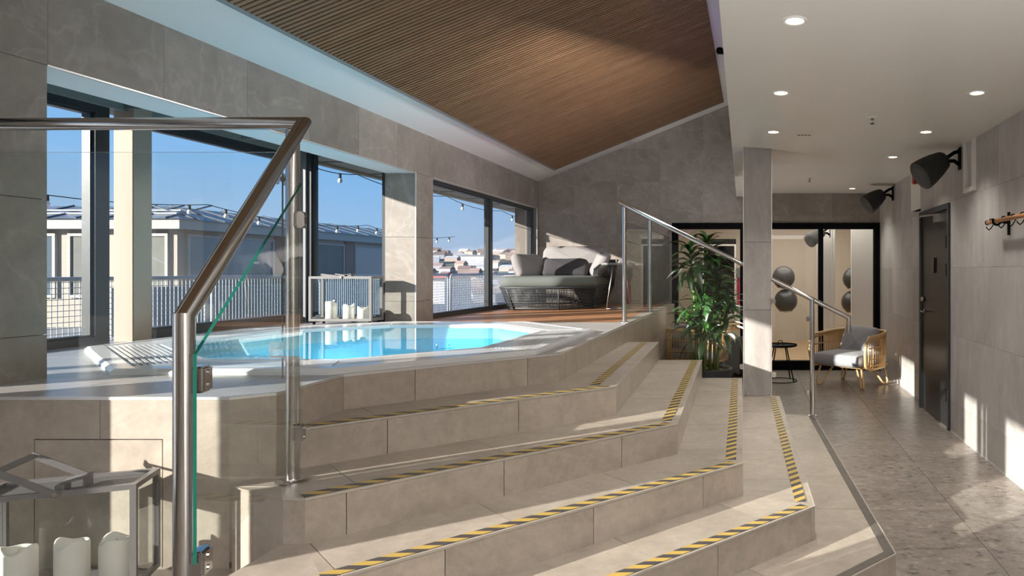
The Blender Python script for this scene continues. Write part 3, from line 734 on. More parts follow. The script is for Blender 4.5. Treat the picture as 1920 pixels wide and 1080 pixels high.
pane('glass_pane', [(-1.2, 8.10, 1.04), (-1.2, 9.9, 1.04), (-1.2, 9.9, 1.93), (-1.2, 8.10, 1.93)], .010, fb, edge=(2, 3), em='glass_edge_dim')
pane('glass_pane', [(-1.14, 6.30, 1.0), (-.12, 6.26, .50), (-.12, 6.26, zr(-.12)-.13), (-1.14, 6.30, zr(-1.14)-.13)], .008, fb, edge=False)
pane('glass_pane', [(.20, 6.18, .30), (.48, 6.18, .20), (.48, 6.18, zr(.48)-.10), (.20, 6.18, zr(.2)-.10)], .008, fb, edge=False)
for p, a in (((-1.2, 6.47, 1.12), (0, 1, 0)), ((-1.2, 6.47, 1.82), (0, 1, 0)), ((-.10, 6.26, .58), (1, 0, 0)), ((.185, 6.18, .52), (1, 0, 0)), ((.50, 6.17, 1.02), (1, 0, 0)), ((.50, 6.17, .36), (1, 0, 0)), ((.18, 6.18, 1.18), (1, 0, 0))):
    clamp_at(p, a, fb, w=.045, h=.045, dpt=.03)
# ------------------------------------------------------------------ lanterns and candles
def lantern(name, label, loc, rz, L0, D0, H0, bar=.018, handle=True, fold=0):
    """frame box with glass panes; local x along the length, y depth"""
    t_ = thing(name, label, 'lantern', loc, rz)
    f = .03; xh = L0*.52
    for x in (0, L0-bar):
        for y_ in (0, D0-bar): MB().box(x, x+bar, y_, y_+bar, f, H0).build('corner_post', 'grey_steel_paint', t_, world=False)
    for z_ in (f, H0-bar):
        for q in ((bar, L0-bar, 0, bar), (bar, L0-bar, D0-bar, D0), (0, bar, bar, D0-bar), (L0-bar, L0, bar, D0-bar)):
            MB().box(*q, z_, z_+bar).build('frame_bar', 'grey_steel_paint', t_, world=False)
    MB().box(bar, L0-bar, bar, D0-bar, f+.002, f+.006).build('base_plate', 'grey_steel_paint', t_, world=False)
    MB().box(bar, L0-bar, bar, D0-bar, H0-.018, H0-.012).build('top_plate', 'lantern_mesh_metal', t_, world=False)
    b_ = MB(); xc = xh+.03
    b_.box(xc-.045, xc-.02, .03, .075, H0-.012, H0+.012); b_.box(xc+.02, xc+.026, .05, .11, H0-.012, H0+.026)
    b_.add([(xc-.045, .05, H0+.008), (xc+.026, .05, H0+.022), (xc+.026, .12, H0+.026), (xc-.045, .12, H0+.010), (xc-.045, .05, H0+.012), (xc+.026, .05, H0+.026), (xc+.026, .12, H0+.030), (xc-.045, .12, H0+.014)], [(0, 3, 2, 1), (4, 5, 6, 7), (0, 1, 5, 4), (1, 2, 6, 5), (2, 3, 7, 6), (3, 0, 4, 7)])
    b_.build('vent_cap', 'grey_steel_paint', t_, world=False)
    for x0, x1, y0, y1 in ((bar, L0-bar, .007, .010), (bar, L0-bar, D0-.010, D0-.007), (.007, .010, bar, D0-bar), (L0-.010, L0-.007, bar, D0-bar)):
        MB().box(x0, x1, y0, y1, f+bar, H0-bar).build('glass_pane', 'lantern_glass', t_, world=False)
    for x in (.03, L0-.03):
        for y_ in (.03, D0-.03): MB().lathe([(.010, 0), (.012, f)], 12, (x, y_, 0)).build('foot', 'black_metal', t_, world=False)
    # folding carrying handle: two arms hinged at the long sides, joined by a cross bar
    b_ = MB(); h = .17
    for y_ in (-.004, D0+.004):
        pts = [V(xh, y_, H0-.008), V(xh-h*math.cos(fold), y_, H0-.008+h*math.sin(fold))]
        d_ = (pts[1]-pts[0]); mt = Matrix.Translation((pts[0]+pts[1])/2) @ Matrix.Rotation(-math.atan2(d_.z, d_.x), 4, 'Y')
        b_.obox(mt, d_.length+.02, .004, .022)
    c = V(xh-h*math.cos(fold), D0/2, H0-.008+h*math.sin(fold)); mt = Matrix.Translation(c) @ Matrix.Rotation(fold, 4, 'Y')
    b_.obox(mt, .022, D0+.012, .004)
    b_.build('handle', 'grey_steel_paint', t_, world=False)
    MB().tube([(xh, -.010, H0-.008), (xh, -.002, H0-.008)], .008, 10).build('hinge_pin', 'brushed_steel', t_, world=False)
    return t_
def candle(label, loc, r, h, group, seed=0):
    rr = random.Random(seed)
    t_ = thing('candle', label, 'candle', loc, 0, group)
    prof = [(.001, 0), (r*.97, 0), (r, .006), (r, h-.01), (r*.97, h)]
    seg = 28; vs = []; fs = []
    for r_, z_ in prof+[(r*.86, h-.002), (r*.6, h-.016), (r*.25, h-.02), (.001, h-.02)]:
        for k in range(seg):
            a = 2*PI*k/seg; zz = z_+(.008*math.sin(a*2+seed)+.006*math.sin(a*3+seed*2) if z_ > h-.012 else 0); vs.append((r_*math.cos(a), r_*math.sin(a), zz))
    n = 9
    fs = [(i*seg+k, i*seg+(k+1) % seg, (i+1)*seg+(k+1) % seg, (i+1)*seg+k) for i in range(n-1) for k in range(seg)]
    MB().add(vs, fs).build('wax_body', 'wax', t_, True, world=False)
    MB().tube([(0, 0, h-.022), (.002, 0, h-.010), (.001, .002, h-.002)], [.004, .004, .001], 8).build('wick', 'wick', t_, True, world=False)
    return t_
# near lantern: right front corner (-2.118, 2.367), right back corner (-2.20, 2.567)
rz = math.atan2(1, 2.28)
L0, D0, H0 = .435, .216, .395
org = V(-2.118, 2.362, Z[4])-V(math.cos(rz), math.sin(rz), 0)*L0
lantern('lantern', 'large grey metal floor lantern with three candles, at the lower left by the deck wall', org, rz, L0, D0, H0, fold=.55)
def inl(org, rz, x, y_, z_): return V(org.x+math.cos(rz)*x-math.sin(rz)*y_, org.y+math.sin(rz)*x+math.cos(rz)*y_, org.z+z_)
for i, (x, h, lb) in enumerate(((.10, .163, 'left'), (.235, .163, 'middle'), (.352, .155, 'right'))):
    candle('%s white pillar candle standing inside the near lantern' % lb, inl(org, rz, x, .085, .037), .046, h, 'candles in the near lantern', i+1)
o2 = V(-3.955, 6.12, ZD)
lantern('lantern', 'pale grey lantern with three candles standing across the pool by the window', o2, 0, .56, .20, .43, bar=.022, fold=.12)
for i, (x, h, lb) in enumerate(((.14, .165, 'tallest'), (.30, .135, 'middle'), (.43, .115, 'shortest'))):
    candle('%s of the white candles inside the far lantern beyond the pool' % lb, (o2.x+x, o2.y+.1, ZD+.037), .047, h, 'candles in the far lantern', i+5)
# ------------------------------------------------------------------ cushions
def cushion(b_, mtx, w, d, h, n=16, e=.28, puff=.0, seed=1, wr=.004):
    rr = random.Random(seed); ph = [rr.uniform(0, 6) for _ in range(6)]
    vs = []; fs = []; m_ = n//2
    sg = lambda v, p: math.copysign(abs(v)**p, v)
    for i in range(m_+1):
        th = -PI/2+PI*i/m_
        for k in range(2*n):
            a = 2*PI*k/(2*n)
            x = sg(math.cos(th), .5)*sg(math.cos(a), e)*w/2; y_ = sg(math.cos(th), .5)*sg(math.sin(a), e)*d/2; z_ = sg(math.sin(th), .55 if puff else .35)*h/2
            if puff:
                r2 = max(abs(2*x/w), abs(2*y_/d)); z_ *= 1-puff*r2**3
            z_ += wr*math.sin(x*31+ph[0]+3*math.sin(y_*9+ph[1])); x += wr*math.sin(y_*27+ph[2]); y_ += wr*math.sin(x*23+ph[3])
            vs.append(mtx @ V(x, y_, z_))
    s2 = 2*n
    fs = [(i*s2+k, i*s2+(k+1) % s2, (i+1)*s2+(k+1) % s2, (i+1)*s2+k) for i in range(m_) for k in range(s2)]
    b_.add(vs, fs); return b_
def MT(loc, rx=0, ry=0, rz=0):
    return Matrix.Translation(Vector(loc)) @ Matrix.Rotation(rz, 4, 'Z') @ Matrix.Rotation(ry, 4, 'Y') @ Matrix.Rotation(rx, 4, 'X')
# ------------------------------------------------------------------ lounge chair on the deck
lc = thing('lounge_chair', 'deep outdoor lounge chair of black woven rope with grey seat cushion', 'lounge chair', (-2.45, 9.0, ZD))
LS = -.06
foot = [(-3.02, 8.42), (-2.90, 8.28), (-2.28, 8.28), (-1.92, 8.72), (-1.88, 9.45), (-2.2, 9.75), (-2.95, 9.75), (-3.06, 9.5)]
def scaled(poly, s, c=(-2.47, 9.0)): return [(c[0]+(x-c[0])*s, c[1]+(y_-c[1])*s) for x, y_ in poly]
def pathpts(poly, n):
    L__ = [math.dist(poly[i], poly[(i+1) % len(poly)]) for i in range(len(poly))]; tot = sum(L__); res = []
    for k in range(n):
        s_ = tot*k/n; i = 0
        while s_ > L__[i]: s_ -= L__[i]; i += 1
        p, q = poly[i], poly[(i+1) % len(poly)]; t_ = s_/L__[i]; res.append((p[0]+(q[0]-p[0])*t_, p[1]+(q[1]-p[1])*t_))
    return res
sb = lambda z_: .86+.16*(z_/.27)
for z_ in (.02, .275):
    fr_ = MB(); fr_.tube([(*p, ZD+z_) for p in scaled(foot, sb(z_))], .012, 8, closed=True); fr_.build('base_hoop', 'rope_black', lc, True)
for p in scaled(foot, 1):
    q0 = scaled([p], sb(.02))[0]; q1 = scaled([p], sb(.275))[0]; MB().tube([(*q0, ZD), (*q1, ZD+.28)], .010, 6).build('upright', 'rope_black', lc, True)
back_path = [(-1.97, 8.78), (-1.86, 9.0), (-1.80, 9.45), (-2.0, 9.82), (-2.4, 9.9), (-2.95, 9.88), (-3.08, 9.6), (-3.09, 9.2)]
fr_ = MB(); fr_.tube([(x, y_, ZD+(.50 if i in (0, 7) else .62)) for i, (x, y_) in enumerate(back_path)], .013, 8)
fr_.build('back_hoop', 'rope_black', lc, True)
wv = MB(); n_ = 12
for i in range(n_):
    z_ = .032+i*.0205
    wv.tube([(*p, ZD+z_) for p in scaled(foot, sb(z_)+.005*(i % 2))], .0068, 5, closed=True)
for a, b_ in zip(pathpts(scaled(foot, sb(.03)), 96), pathpts(scaled(foot, sb(.27)), 96)):
    if R.random() < .8: wv.tube([(*a, ZD+.025), (*b_, ZD+.275)], .0042, 4)
o = wv.build('woven_base', 'rope_black', lc, True); o['kind'] = 'stuff'
wv = MB()
for i in range(90):
    t_ = i/89*(len(back_path)-1); j = min(int(t_), len(back_path)-2); f_ = t_-j
    x = back_path[j][0]*(1-f_)+back_path[j+1][0]*f_; y_ = back_path[j][1]*(1-f_)+back_path[j+1][1]*f_
    c0 = scaled([(x, y_)], .93)[0]; zt = .50+.12*min(1, min(t_, 7-t_))
    wv.tube([(*c0, ZD+.26), (x, y_, ZD+zt)], .0055, 5)
for i in range(9):
    f2 = i/9; wv.tube([(*scaled([(x, y_)], .93+.07*f2)[0], ZD+.27+(.23 if q in (0, 7) else .35)*f2) for q, (x, y_) in enumerate(back_path)], .005, 5)
o = wv.build('woven_back', 'rope_black', lc, True); o['kind'] = 'stuff'
def round_poly(poly, r, n=5):
    res = []
    for i in range(len(poly)):
        p0, p, p1 = Vector(poly[i-1]), Vector(poly[i]), Vector(poly[(i+1) % len(poly)])
        a = p+(p0-p).normalized()*min(r, (p0-p).length*.48); c = p+(p1-p).normalized()*min(r, (p1-p).length*.48)
        for k in range(n+1): f = k/n; res.append(tuple((a*(1-f)+p*f)*(1-f)+(p*(1-f)+c*f)*f))
    return res
b = MB(); rp_ = round_poly(foot, .10); m_ = len(rp_); rg = []
for s_, z_ in ((.001, .27), (.96, .268), (1.02, .285), (1.045, .31), (1.05, .34), (1.04, .375), (1.01, .40), (.96, .41), (.5, .417), (.001, .418)): rg += [(*p, ZD+z_) for p in scaled(rp_, s_)]
b.add(rg, [(i*m_+k, i*m_+(k+1) % m_, (i+1)*m_+(k+1) % m_, (i+1)*m_+k) for i in range(9) for k in range(m_)])
o = b.build('seat_cushion', 'cushion_sage', lc, True); o['label'] = 'thick grey-green seat cushion'
MB(); b = MB(); cushion(b, MT((-2.38, 9.45, ZD+.60), rx=math.radians(68)), .92, .46, .20, seed=3, puff=.25, wr=.006); b.build('back_cushion', 'cushion_grey', lc, True)['label'] = 'large light grey back cushion'
b = MB(); cushion(b, MT((-2.92, 9.15, ZD+.54), rx=math.radians(62), rz=math.radians(62)), .50, .34, .16, seed=5, puff=.25, wr=.006); b.build('back_cushion', 'cushion_grey', lc, True)['label'] = 'light grey side cushion at the left'
b = MB(); cushion(b, MT((-1.97, 9.1, ZD+.56), rx=math.radians(64), rz=math.radians(-68)), .46, .36, .17, seed=6, puff=.25, wr=.006); b.build('back_cushion', 'cushion_grey', lc, True)['label'] = 'light grey side cushion at the right'
b = MB(); cushion(b, MT((-2.48, 9.12, ZD+.52), rx=math.radians(48), ry=math.radians(0), rz=math.radians(8)), .58, .30, .13, seed=8, puff=.3); tag(b.build('dark_cushion_form', 'cushion_charcoal', None, True), 'dark charcoal cushion-shaped form against the light back cushion of the lounge chair', 'cushion')  # dark cushion-shaped mesh set in front of the back cushion
lc.location.x += LS
# ------------------------------------------------------------------ side tables
def side_table(label, loc, r, h, top_mat, leg_mat, rz=0, sled=False):
    t_ = thing('side_table', label, 'side table', loc, rz)
    MB().lathe([(.001, h-.012), (r*.96, h-.014), (r, h-.004), (r, h+.012), (r-.006, h+.012), (r-.008, h), (.001, h)], 32).build('table_top', top_mat, t_, 'auto', world=False)
    MB().tube([(-.03, 0, h), (-.028, 0, h+.045), (-.015, 0, h+.058), (.015, 0, h+.058), (.028, 0, h+.045), (.03, 0, h)], .005, 8).build('lifting_loop', leg_mat, t_, True, world=False)
    for i in range(4):
        a = PI/4+i*PI/2; c, s = math.cos(a), math.sin(a)
        MB().tube([(c*r*.45, s*r*.45, h-.012), (c*r*.98, s*r*.98, .01)], .008, 8).build('leg', leg_mat, t_, True, world=False)
    if sled:
        for y_ in (-1, 1):
            MB().tube([(-r*.7, y_*r*.7, .01), (r*.7, y_*r*.7, .01)], .008, 8).build('runner', leg_mat, t_, True, world=False)
    else: MB().tube([(math.cos(2*PI*i/24)*r*.98, math.sin(2*PI*i/24)*r*.98, .01) for i in range(24)], .006, 6, closed=True).build('floor_ring', leg_mat, t_, True, world=False)
    return t_
side_table('round side table with pale metal legs beside the lounge chair on the deck', (-1.70, 8.70, ZD), .215, .565, 'frame_grey', 'brushed_steel', .2, True)
side_table('low round black side table with wire legs right of the pillar', (.36, 9.05, 0), .22, .475, 'black_metal', 'black_metal', .1)
# ------------------------------------------------------------------ rattan armchairs
def rattan_chair(label, loc, rz):
    t_ = thing('rattan_armchair', label, 'armchair', loc, rz)
    Wd, Dp = .82, .76          # local: front towards -y
    def outline(s, z_, n=22):  # U-shaped shell from left front round the back to the right front
        pts = []
        for k in range(n+1):
            a = PI+PI*k/n if False else PI*(1-k/n)
            x = math.copysign(abs(math.cos(a))**.45, math.cos(a))*Wd/2*s; y_ = -Dp*.36+(abs(math.sin(a))**.5)*Dp*.80*s
            pts.append(V(-x if False else x, y_, z_))
        return pts
    ht = lambda k, n=22: .64+.04*math.sin(PI*k/n)**.7
    topr = [V(p.x, p.y, ht(i)) for i, p in enumerate(outline(1.0, 0))]; lowr = outline(.97, .245)
    fl = [V(topr[0].x, topr[0].y-.07, .57), V(topr[0].x, topr[0].y-.10, .45), V(lowr[0].x, lowr[0].y-.07, .30)]; fr2 = [V(topr[-1].x, topr[-1].y-.07, .57), V(topr[-1].x, topr[-1].y-.10, .45), V(lowr[-1].x, lowr[-1].y-.07, .30)]
    MB().tube([lowr[0]]+fl[::-1]+topr+fr2+[lowr[-1]], .019, 10).build('top_hoop', 'rattan_pale', t_, True, world=False)
    MB().tube(lowr, .016, 8).build('seat_hoop', 'rattan_pale', t_, True, world=False)
    ln = lambda a, b_, f: a*(1-f)+b_*f
    for f in (.33, .66):
        MB().tube([ln(lowr[i], topr[i], f)+V(0, 0, 0) for i in range(23)], .008, 6).build('weave_hoop', 'rattan', t_, True, world=False)
    for k in range(92):
        g_ = k/91*22; i = min(int(g_), 21); f = g_-i; a = ln(lowr[i], lowr[i+1], f); c = ln(topr[i], topr[i+1], f)
        m1 = ln(a, c, .5)+V(.004*(-1)**k, 0, 0)
        if k == 0: pass
        MB().tube([a, m1, c], .0065, 5).build('cane', 'rattan', t_, True, world=False)
    wv_ = MB()
    for sgn in (0, .012):
        wv_.tube([topr[i]+V(0, 0, -.03-sgn+(.006 if i % 2 else -.006)) for i in range(23)], .006, 5)
        wv_.tube([lowr[i]+V(0, 0, .03+sgn+(.006 if i % 2 else -.006)) for i in range(23)], .006, 5)
    wv_.build('binding', 'rattan', t_, True, world=False)
    MB().box(-Wd*.42, Wd*.42, -Dp*.42, Dp*.38, .255, .275).build('seat_base', 'rattan', t_, world=False)
    for sx_ in (-1, 1):
        for sy_ in (-1, 1):
            x, y_ = sx_*Wd*.36, (-Dp*.36 if sy_ < 0 else Dp*.34)
            MB().tube([(x, y_, .27), (x+sx_*.05, y_+sy_*.03, .05), (x+sx_*.04, y_+sy_*.02, .014), (x+sx_*.0, y_, .014), (x-sx_*.13, y_-sy_*.1, .26)], .013, 8).build('leg', 'rattan_pale', t_, True, world=False)
    b_ = MB(); cushion(b_, MT((0, -.05, .345)), .74, .72, .17, seed=11, e=.22, wr=.003); b_.build('seat_cushion', 'cushion_blue', t_, True, world=False)['label'] = 'blue-grey seat cushion'
    b_ = MB(); cushion(b_, MT((-.02, .20, .52), rx=math.radians(66)), .52, .44, .18, seed=12, puff=.3, wr=.006); b_.build('back_cushion', 'cushion_blue', t_, True, world=False)['label'] = 'blue-grey back cushion'
    return t_
ch = rattan_chair('rattan armchair with blue-grey cushions by the right wall, lit by the sun', (1.27, 8.80, 0), math.radians(-40))
c2 = copy_tree(ch); c2.location = (-.80, 9.35, 0); c2.rotation_euler = (0, 0, math.radians(160)); c2['label'] = 'rattan armchair in shade behind the potted plant, seen from its back'
b = MB(); cushion(b, MT((-.06, 9.62, .27)), .56, .5, .50, seed=21, e=.5, wr=.01); tag(b.build('beanbag', 'cushion_charcoal', None, True), 'dark grey beanbag on the floor left of the pillar', 'beanbag')
# ------------------------------------------------------------------ potted plant
px, py = -.56, 8.15
pl = thing('potted_plant', 'tall green cane plant with long strap leaves in a low dark grey pot', 'plant', (px, py, 0))
MB().lathe([(.001, 0), (.27, 0), (.30, .02), (.315, .30), (.30, .31), (.285, .30), (.28, .26), (.001, .26)], 32, (px, py, 0)).build('pot', 'pot_grey', pl, 'auto')
MB().lathe([(.001, .255), (.282, .255), (.281, .272), (.1, .285), (.001, .29)], 24, (px, py, 0)).build('soil', 'soil', pl, True)
def leaf_mesh(L_, w, droop, name, mat):
    vs = []; fs = []; n = 7
    for i in range(n+1):
        t_ = i/n; x = L_*(t_-.12*droop*t_*t_); z_ = L_*(.42*t_-droop*t_*t_); hw = w*math.sin(PI*min(1, t_*.93+.07))**.8*(1-.15*t_)
        if i == n: hw = .001
        vs += [(x, -hw, z_+hw*.35), (x, 0, z_), (x, hw, z_+hw*.35)]
    for i in range(n):
        for k in range(2): fs.append((i*3+k, i*3+k+1, (i+1)*3+k+1, (i+1)*3+k))
    me = bpy.data.meshes.new(name); me.from_pydata(vs, [], fs); me.materials.append(M[mat])
    for p in me.polygons: p.use_smooth = True
    return me
lm = [leaf_mesh(.40, .044, .75, 'leaf', 'leaf_green'), leaf_mesh(.34, .042, .45, 'leaf', 'leaf_green'), leaf_mesh(.44, .045, 1.0, 'leaf', 'leaf_green')]
lb_ = [leaf_mesh(.26, .030, .8, 'leaf', 'leaf_bright'), leaf_mesh(.22, .028, .5, 'leaf', 'leaf_bright')]
def put_leaf(me, loc, az, el_, sc=1.0):
    o = bpy.data.objects.new('leaf', me); C.objects.link(o); o.parent = pl
    o.location = Vector(loc)-Vector(pl.location); o.rotation_euler = (R.uniform(-.3, .3), -el_, az); o.scale = (sc, sc, sc); return o
canes = [(-.10, -.05, 1.72), (-.02, .06, 1.82), (.05, -.03, 1.50), (.10, .05, 1.34), (-.05, -.10, 1.20), (.14, -.06, 1.06), (.0, -.12, .80), (-.15, .03, .95)]
for i, (cx, cy_, h) in enumerate(canes):
    bx, by = px+cx, py+cy_; lean = (cx*.7+R.uniform(-.05, .05), cy_*.6)
    pts = [(bx+lean[0]*t_*t_, by+lean[1]*t_*t_, .25+(h-.25)*t_) for t_ in [q/14 for q in range(15)]]
    rad = [(.021-.007*q/14)*(1.18 if q % 2 else .94) for q in range(15)]
    MB().tube(pts, rad, 8).build('cane', 'cane_green', pl, True)
    tx, ty, tz = pts[-1]
    n_l = 33 if h > 1.0 else 15
    for k in range(n_l):
        f = k/n_l; az = k*2.4+i; zz = tz-.42*(1-f)*(.9 if h > 1 else .5); me = R.choice(lm)
        put_leaf(me, (tx-lean[0]*(1-f)*.3, ty, zz+.02), az, (-.35+1.15*f)+R.uniform(-.15, .15), R.uniform(.78, 1.08)*(1.0-.25*f))
for cx, cy_, cz_, n_l in ((-.20, -.16, .92, 12), (-.08, -.2, .82, 9), (.12, -.2, .74, 11), (.02, -.18, .86, 7)):
    MB().tube([(px+cx*.5, py+cy_*.5, cz_-.2), (px+cx, py+cy_, cz_)], .008, 6).build('cane', 'cane_green', pl, True)
    for k in range(n_l): put_leaf(R.choice(lb_), (px+cx, py+cy_, cz_-.02), k*2.4, R.uniform(-.3, .7), R.uniform(.7, 1.05))
# ------------------------------------------------------------------ gym behind the glass wall
b = MB(); b.box(-1.6, 2.4, YB+.12, 14.2, -.1, 0); gf = tag(b.build('floor', 'gym_floor', None), kind='structure')
b = MB(); b.box(-1.6, 2.4, 14.2, 14.3, 0, 2.7); tag(b.build('wall_gym_back', 'gym_wall', None), kind='structure')
b = MB(); b.box(-1.7, -1.6, YB+.12, 14.2, 0, 2.7); b.box(2.4, 2.5, YB+.12, 14.2, 0, 2.7); tag(b.build('wall_gym_side', 'gym_wall', None), kind='structure')
b = MB(); b.box(-1.7, 2.5, YB+.12, 14.3, 2.62, 2.7); tag(b.build('ceiling', 'ceiling_white', None), kind='structure')
lamp('gym_light', 'AREA', (.7, 12.0, 2.6), 75, (1, .94, .85), (0, 0, -1), shape='RECTANGLE', size=2.6, size_y=2.6)
# partition behind the right pane, left open in place of its mirror
b = MB(); b.box(1.08, 1.30, 11.6, 11.68, 0, 2.62); b.box(1.66, 2.3, 11.6, 11.68, 0, 2.62); b.box(1.30, 1.66, 11.6, 11.68, 2.35, 2.62)
tag(b.build('wall_partition', 'gym_wall_white', None), kind='structure')
b = MB(); frame_rect(b, FX(11.6), 1.30, 1.38, 0, 2.3, .03, 0, .02); b.box(1.34, 1.37, 11.575, 11.6, 0, 2.35); tag(b.build('trim_5', 'ceiling_white', None), kind='structure')
door3 = [(-1.19, 1.863)]
b = MB(); fy = YB+.03
fx_ = (V(0, fy, 0), V(1, 0, 0), V(0, 0, 1), V(0, -1, 0))
frame_rect(b, fx_, XO0, XO1, 0, ZO, .09, -.05, .05)
for xx in (-.19, .96): b.fprism(fx_, rect(xx, xx+.07, .09, ZO-.09), -.05, .05)
gw = tag(b.build('window_11', 'black_metal', None), kind='structure')
for x0, x1 in ((XO0+.09, -.19), (-.12, .96), (1.03, XO1-.09)):
    MB().fprism(fx_, rect(x0, x1, .09, ZO-.09), -.005, .005).build('pane', 'gym_glass', gw)
MB().fprism(fx_, rect(XO0+.09, XO1-.09, 0, .13), -.06, .055).build('kick_rail', 'black_metal', gw)
# exercise balls on wall rings
def ball(loc, label, r=.29):
    t_ = thing('exercise_ball', label, 'exercise ball', loc, 0, 'exercise balls in the gym')
    b_ = MB(); n = 14; b_.lathe([(max(.001, r*math.cos(-PI/2+PI*i/n)), r*math.sin(-PI/2+PI*i/n)) for i in range(n+1)], 28); b_.build('ball', 'ball_black', t_, True, world=False)
    MB().tube([(math.cos(2*PI*i/24)*r*.55, math.sin(2*PI*i/24)*r*.55, -r*.86) for i in range(24)], .012, 8, closed=True).build('wall_ring', 'chrome', t_, True, world=False)
    return t_
ball((.56, 12.6, 1.333), 'upper black exercise ball right of the pillar', .208); ball((.60, 12.6, .905), 'lower black exercise ball right of the pillar', .215)
ball((1.83, 12.5, 1.31), 'upper black ball standing in for a mirror reflection in the gym, partly hidden', .205); ball((1.81, 12.5, .885), 'lower black ball standing in for a mirror reflection in the gym, partly hidden', .21)  # second pair modelled in place of the mirror's reflection
# things in the left half of the gym
b = MB(); b.box(-.95, -.32, 12.9, 12.96, .62, 2.05); mp = tag(b.build('mirror_board', 'black_metal', None), 'dark framed board with a pale border seen through the plant', 'board')
b = MB(); frame_rect(b, FX(12.9), -.95, -.32, .62, 1.95, .03, 0, .015); b.build('border', 'trim_white', mp)
t_ = thing('bench', 'low wooden bench in the gym behind the plant', 'bench', (-.35, 12.3, 0))
MB().box(-.62, .05, 12.1, 12.5, .42, .50).build('seat', 'bench_wood', t_, bevel=.01)
for x in (-.55, -.05): MB().box(x, x+.05, 12.15, 12.45, 0, .42).build('leg', 'bench_wood', t_)
t_ = thing('hanging_towel', 'pink towel hanging just left of the pillar inside the gym', 'towel', (-.21, 12.0, 1.35))
b = MB(); n = 10
vs = [(-.28+.13*i/n, 12.0+.012*math.sin(i*1.9), z_) for z_ in (.86, 1.35) for i in range(n+1)]+[(-.28+.13*i/n, 12.012+.012*math.sin(i*1.9), z_) for z_ in (.86, 1.35) for i in range(n+1)]
m1 = n+1
b.add(vs, [(i, i+1, m1+i+1, m1+i) for i in range(n)]+[(2*m1+i, 3*m1+i, 3*m1+i+1, 2*m1+i+1) for i in range(n)]+[(m1+i, m1+i+1, 3*m1+i+1, 3*m1+i) for i in range(n)])
b.build('cloth', 'pink_cloth', t_); MB().box(-.30, -.13, 11.98, 12.03, 1.33, 1.50).build('hook_plate', 'frame_grey', t_)
b = MB(); b.lathe([(.001, 0), (.05, 0), (.075, .06), (.05, .13), (.001, .14)], 16, (-.52, 12.3, .62)); tag(b.build('small_ball', 'orange_cloth', None, True), 'small yellow ball above the gym bench', 'ball')
b = MB(); b.box(-.60, -.44, 12.22, 12.38, .50, .615); tag(b.build('small_box', 'black_metal', None), 'small dark box carrying the yellow ball on the bench', 'box')
# gym ceiling speakers
def speaker(label, base, aim, r=.125, ln=.37, group='black wall speakers'):
    t_ = thing('wall_speaker', label, 'speaker', base, 0, group)
    d = Vector(aim).normalized(); q = d.to_track_quat('Z', 'Y').to_matrix()
    c = Vector(base)+d*.07
    prof = [(.001, 0), (r*.50, 0), (r*.62, .02), (r*.80, ln*.35), (r*.95, ln*.7), (r, ln*.96), (r*.985, ln)]
    b_ = MB(); b_.lathe(prof, 28, c, q); b_.build('housing', 'speaker_black', t_, 'auto')
    b_ = MB(); b_.lathe([(r*.965, ln*.99), (r*.95, ln+.004), (r*.5, ln+.012), (.001, ln+.014)], 28, c, q); b_.build('grille', 'speaker_grille', t_, True)
    wx = base[0]+.078
    for dz in (.03, -.09):
        MB().tube([V(wx, base[1], base[2]+dz), V(base[0]+.03, base[1], base[2]+dz*.6), c+d*.03], .016, 8).build('bracket_arm', 'black_metal', t_, True)
    MB().box(wx-.008, wx, base[1]-.035, base[1]+.035, base[2]-.13, base[2]+.06).build('wall_plate', 'black_metal', t_)
    return t_
speaker('large black wall speaker nearest the camera, high on the right wall', (1.71, 5.95, 2.455), (-.66, -.15, -.46), .132, .275)
speaker('smaller looking black wall speaker further back above the armchair', (1.77, 9.1, 2.51), (-.66, -.15, -.46), .132, .275)
speaker('black speaker seen through the gym glass, cut by the black mullion', (1.20, 11.4, 2.13), (-.62, -.42, -.42), .12, .32)
# red alarm
t_ = thing('alarm_beacon', 'red alarm beacon on the right wall behind the near speaker', 'alarm', (1.785, 7.30, 2.45))
MB().box(1.745, 1.789, 7.24, 7.33, 2.38, 2.50).build('base', 'trim_white', t_, bevel=.006)
b = MB(); b.lathe([(.045, 0), (.043, .03), (.03, .055), (.001, .06)], 16, (1.745, 7.285, 2.485), Matrix.Rotation(-PI/2, 3, 'Y')); b.build('lens', 'red_plastic', t_, True)
MB().box(1.690, 1.745, 7.23, 7.33, 2.37, 2.47).build('sounder', 'red_plastic', t_, bevel=.008)
# white framed channel on the right wall
t_ = thing('wall_frame', 'narrow white open frame on the right wall just under the ceiling', 'frame', (XR, 5.65, 2.1))
for r_ in (rect(5.52, 5.545, 2.10, CEIL), rect(5.745, 5.77, 2.10, CEIL), rect(5.545, 5.745, 2.10, 2.135)): MB().fprism(FY(XR, -1), r_, 0, .03).build('frame_bar', 'trim_white', t_)
# motion sensor on the bulkhead edge
t_ = thing('motion_sensor', 'small black sensor on the edge of the white ceiling drop', 'sensor', (-.215, 4.5, 2.80))
MB().lathe([(.001, 0), (.02, .004), (.026, .02), (.02, .04), (.001, .045)], 14, (-.222, 4.6, 2.90)).build('head', 'black_metal', t_, True)
MB().box(-.21, -.17, 4.59, 4.61, 2.90, 2.915).build('bracket', 'black_metal', t_)
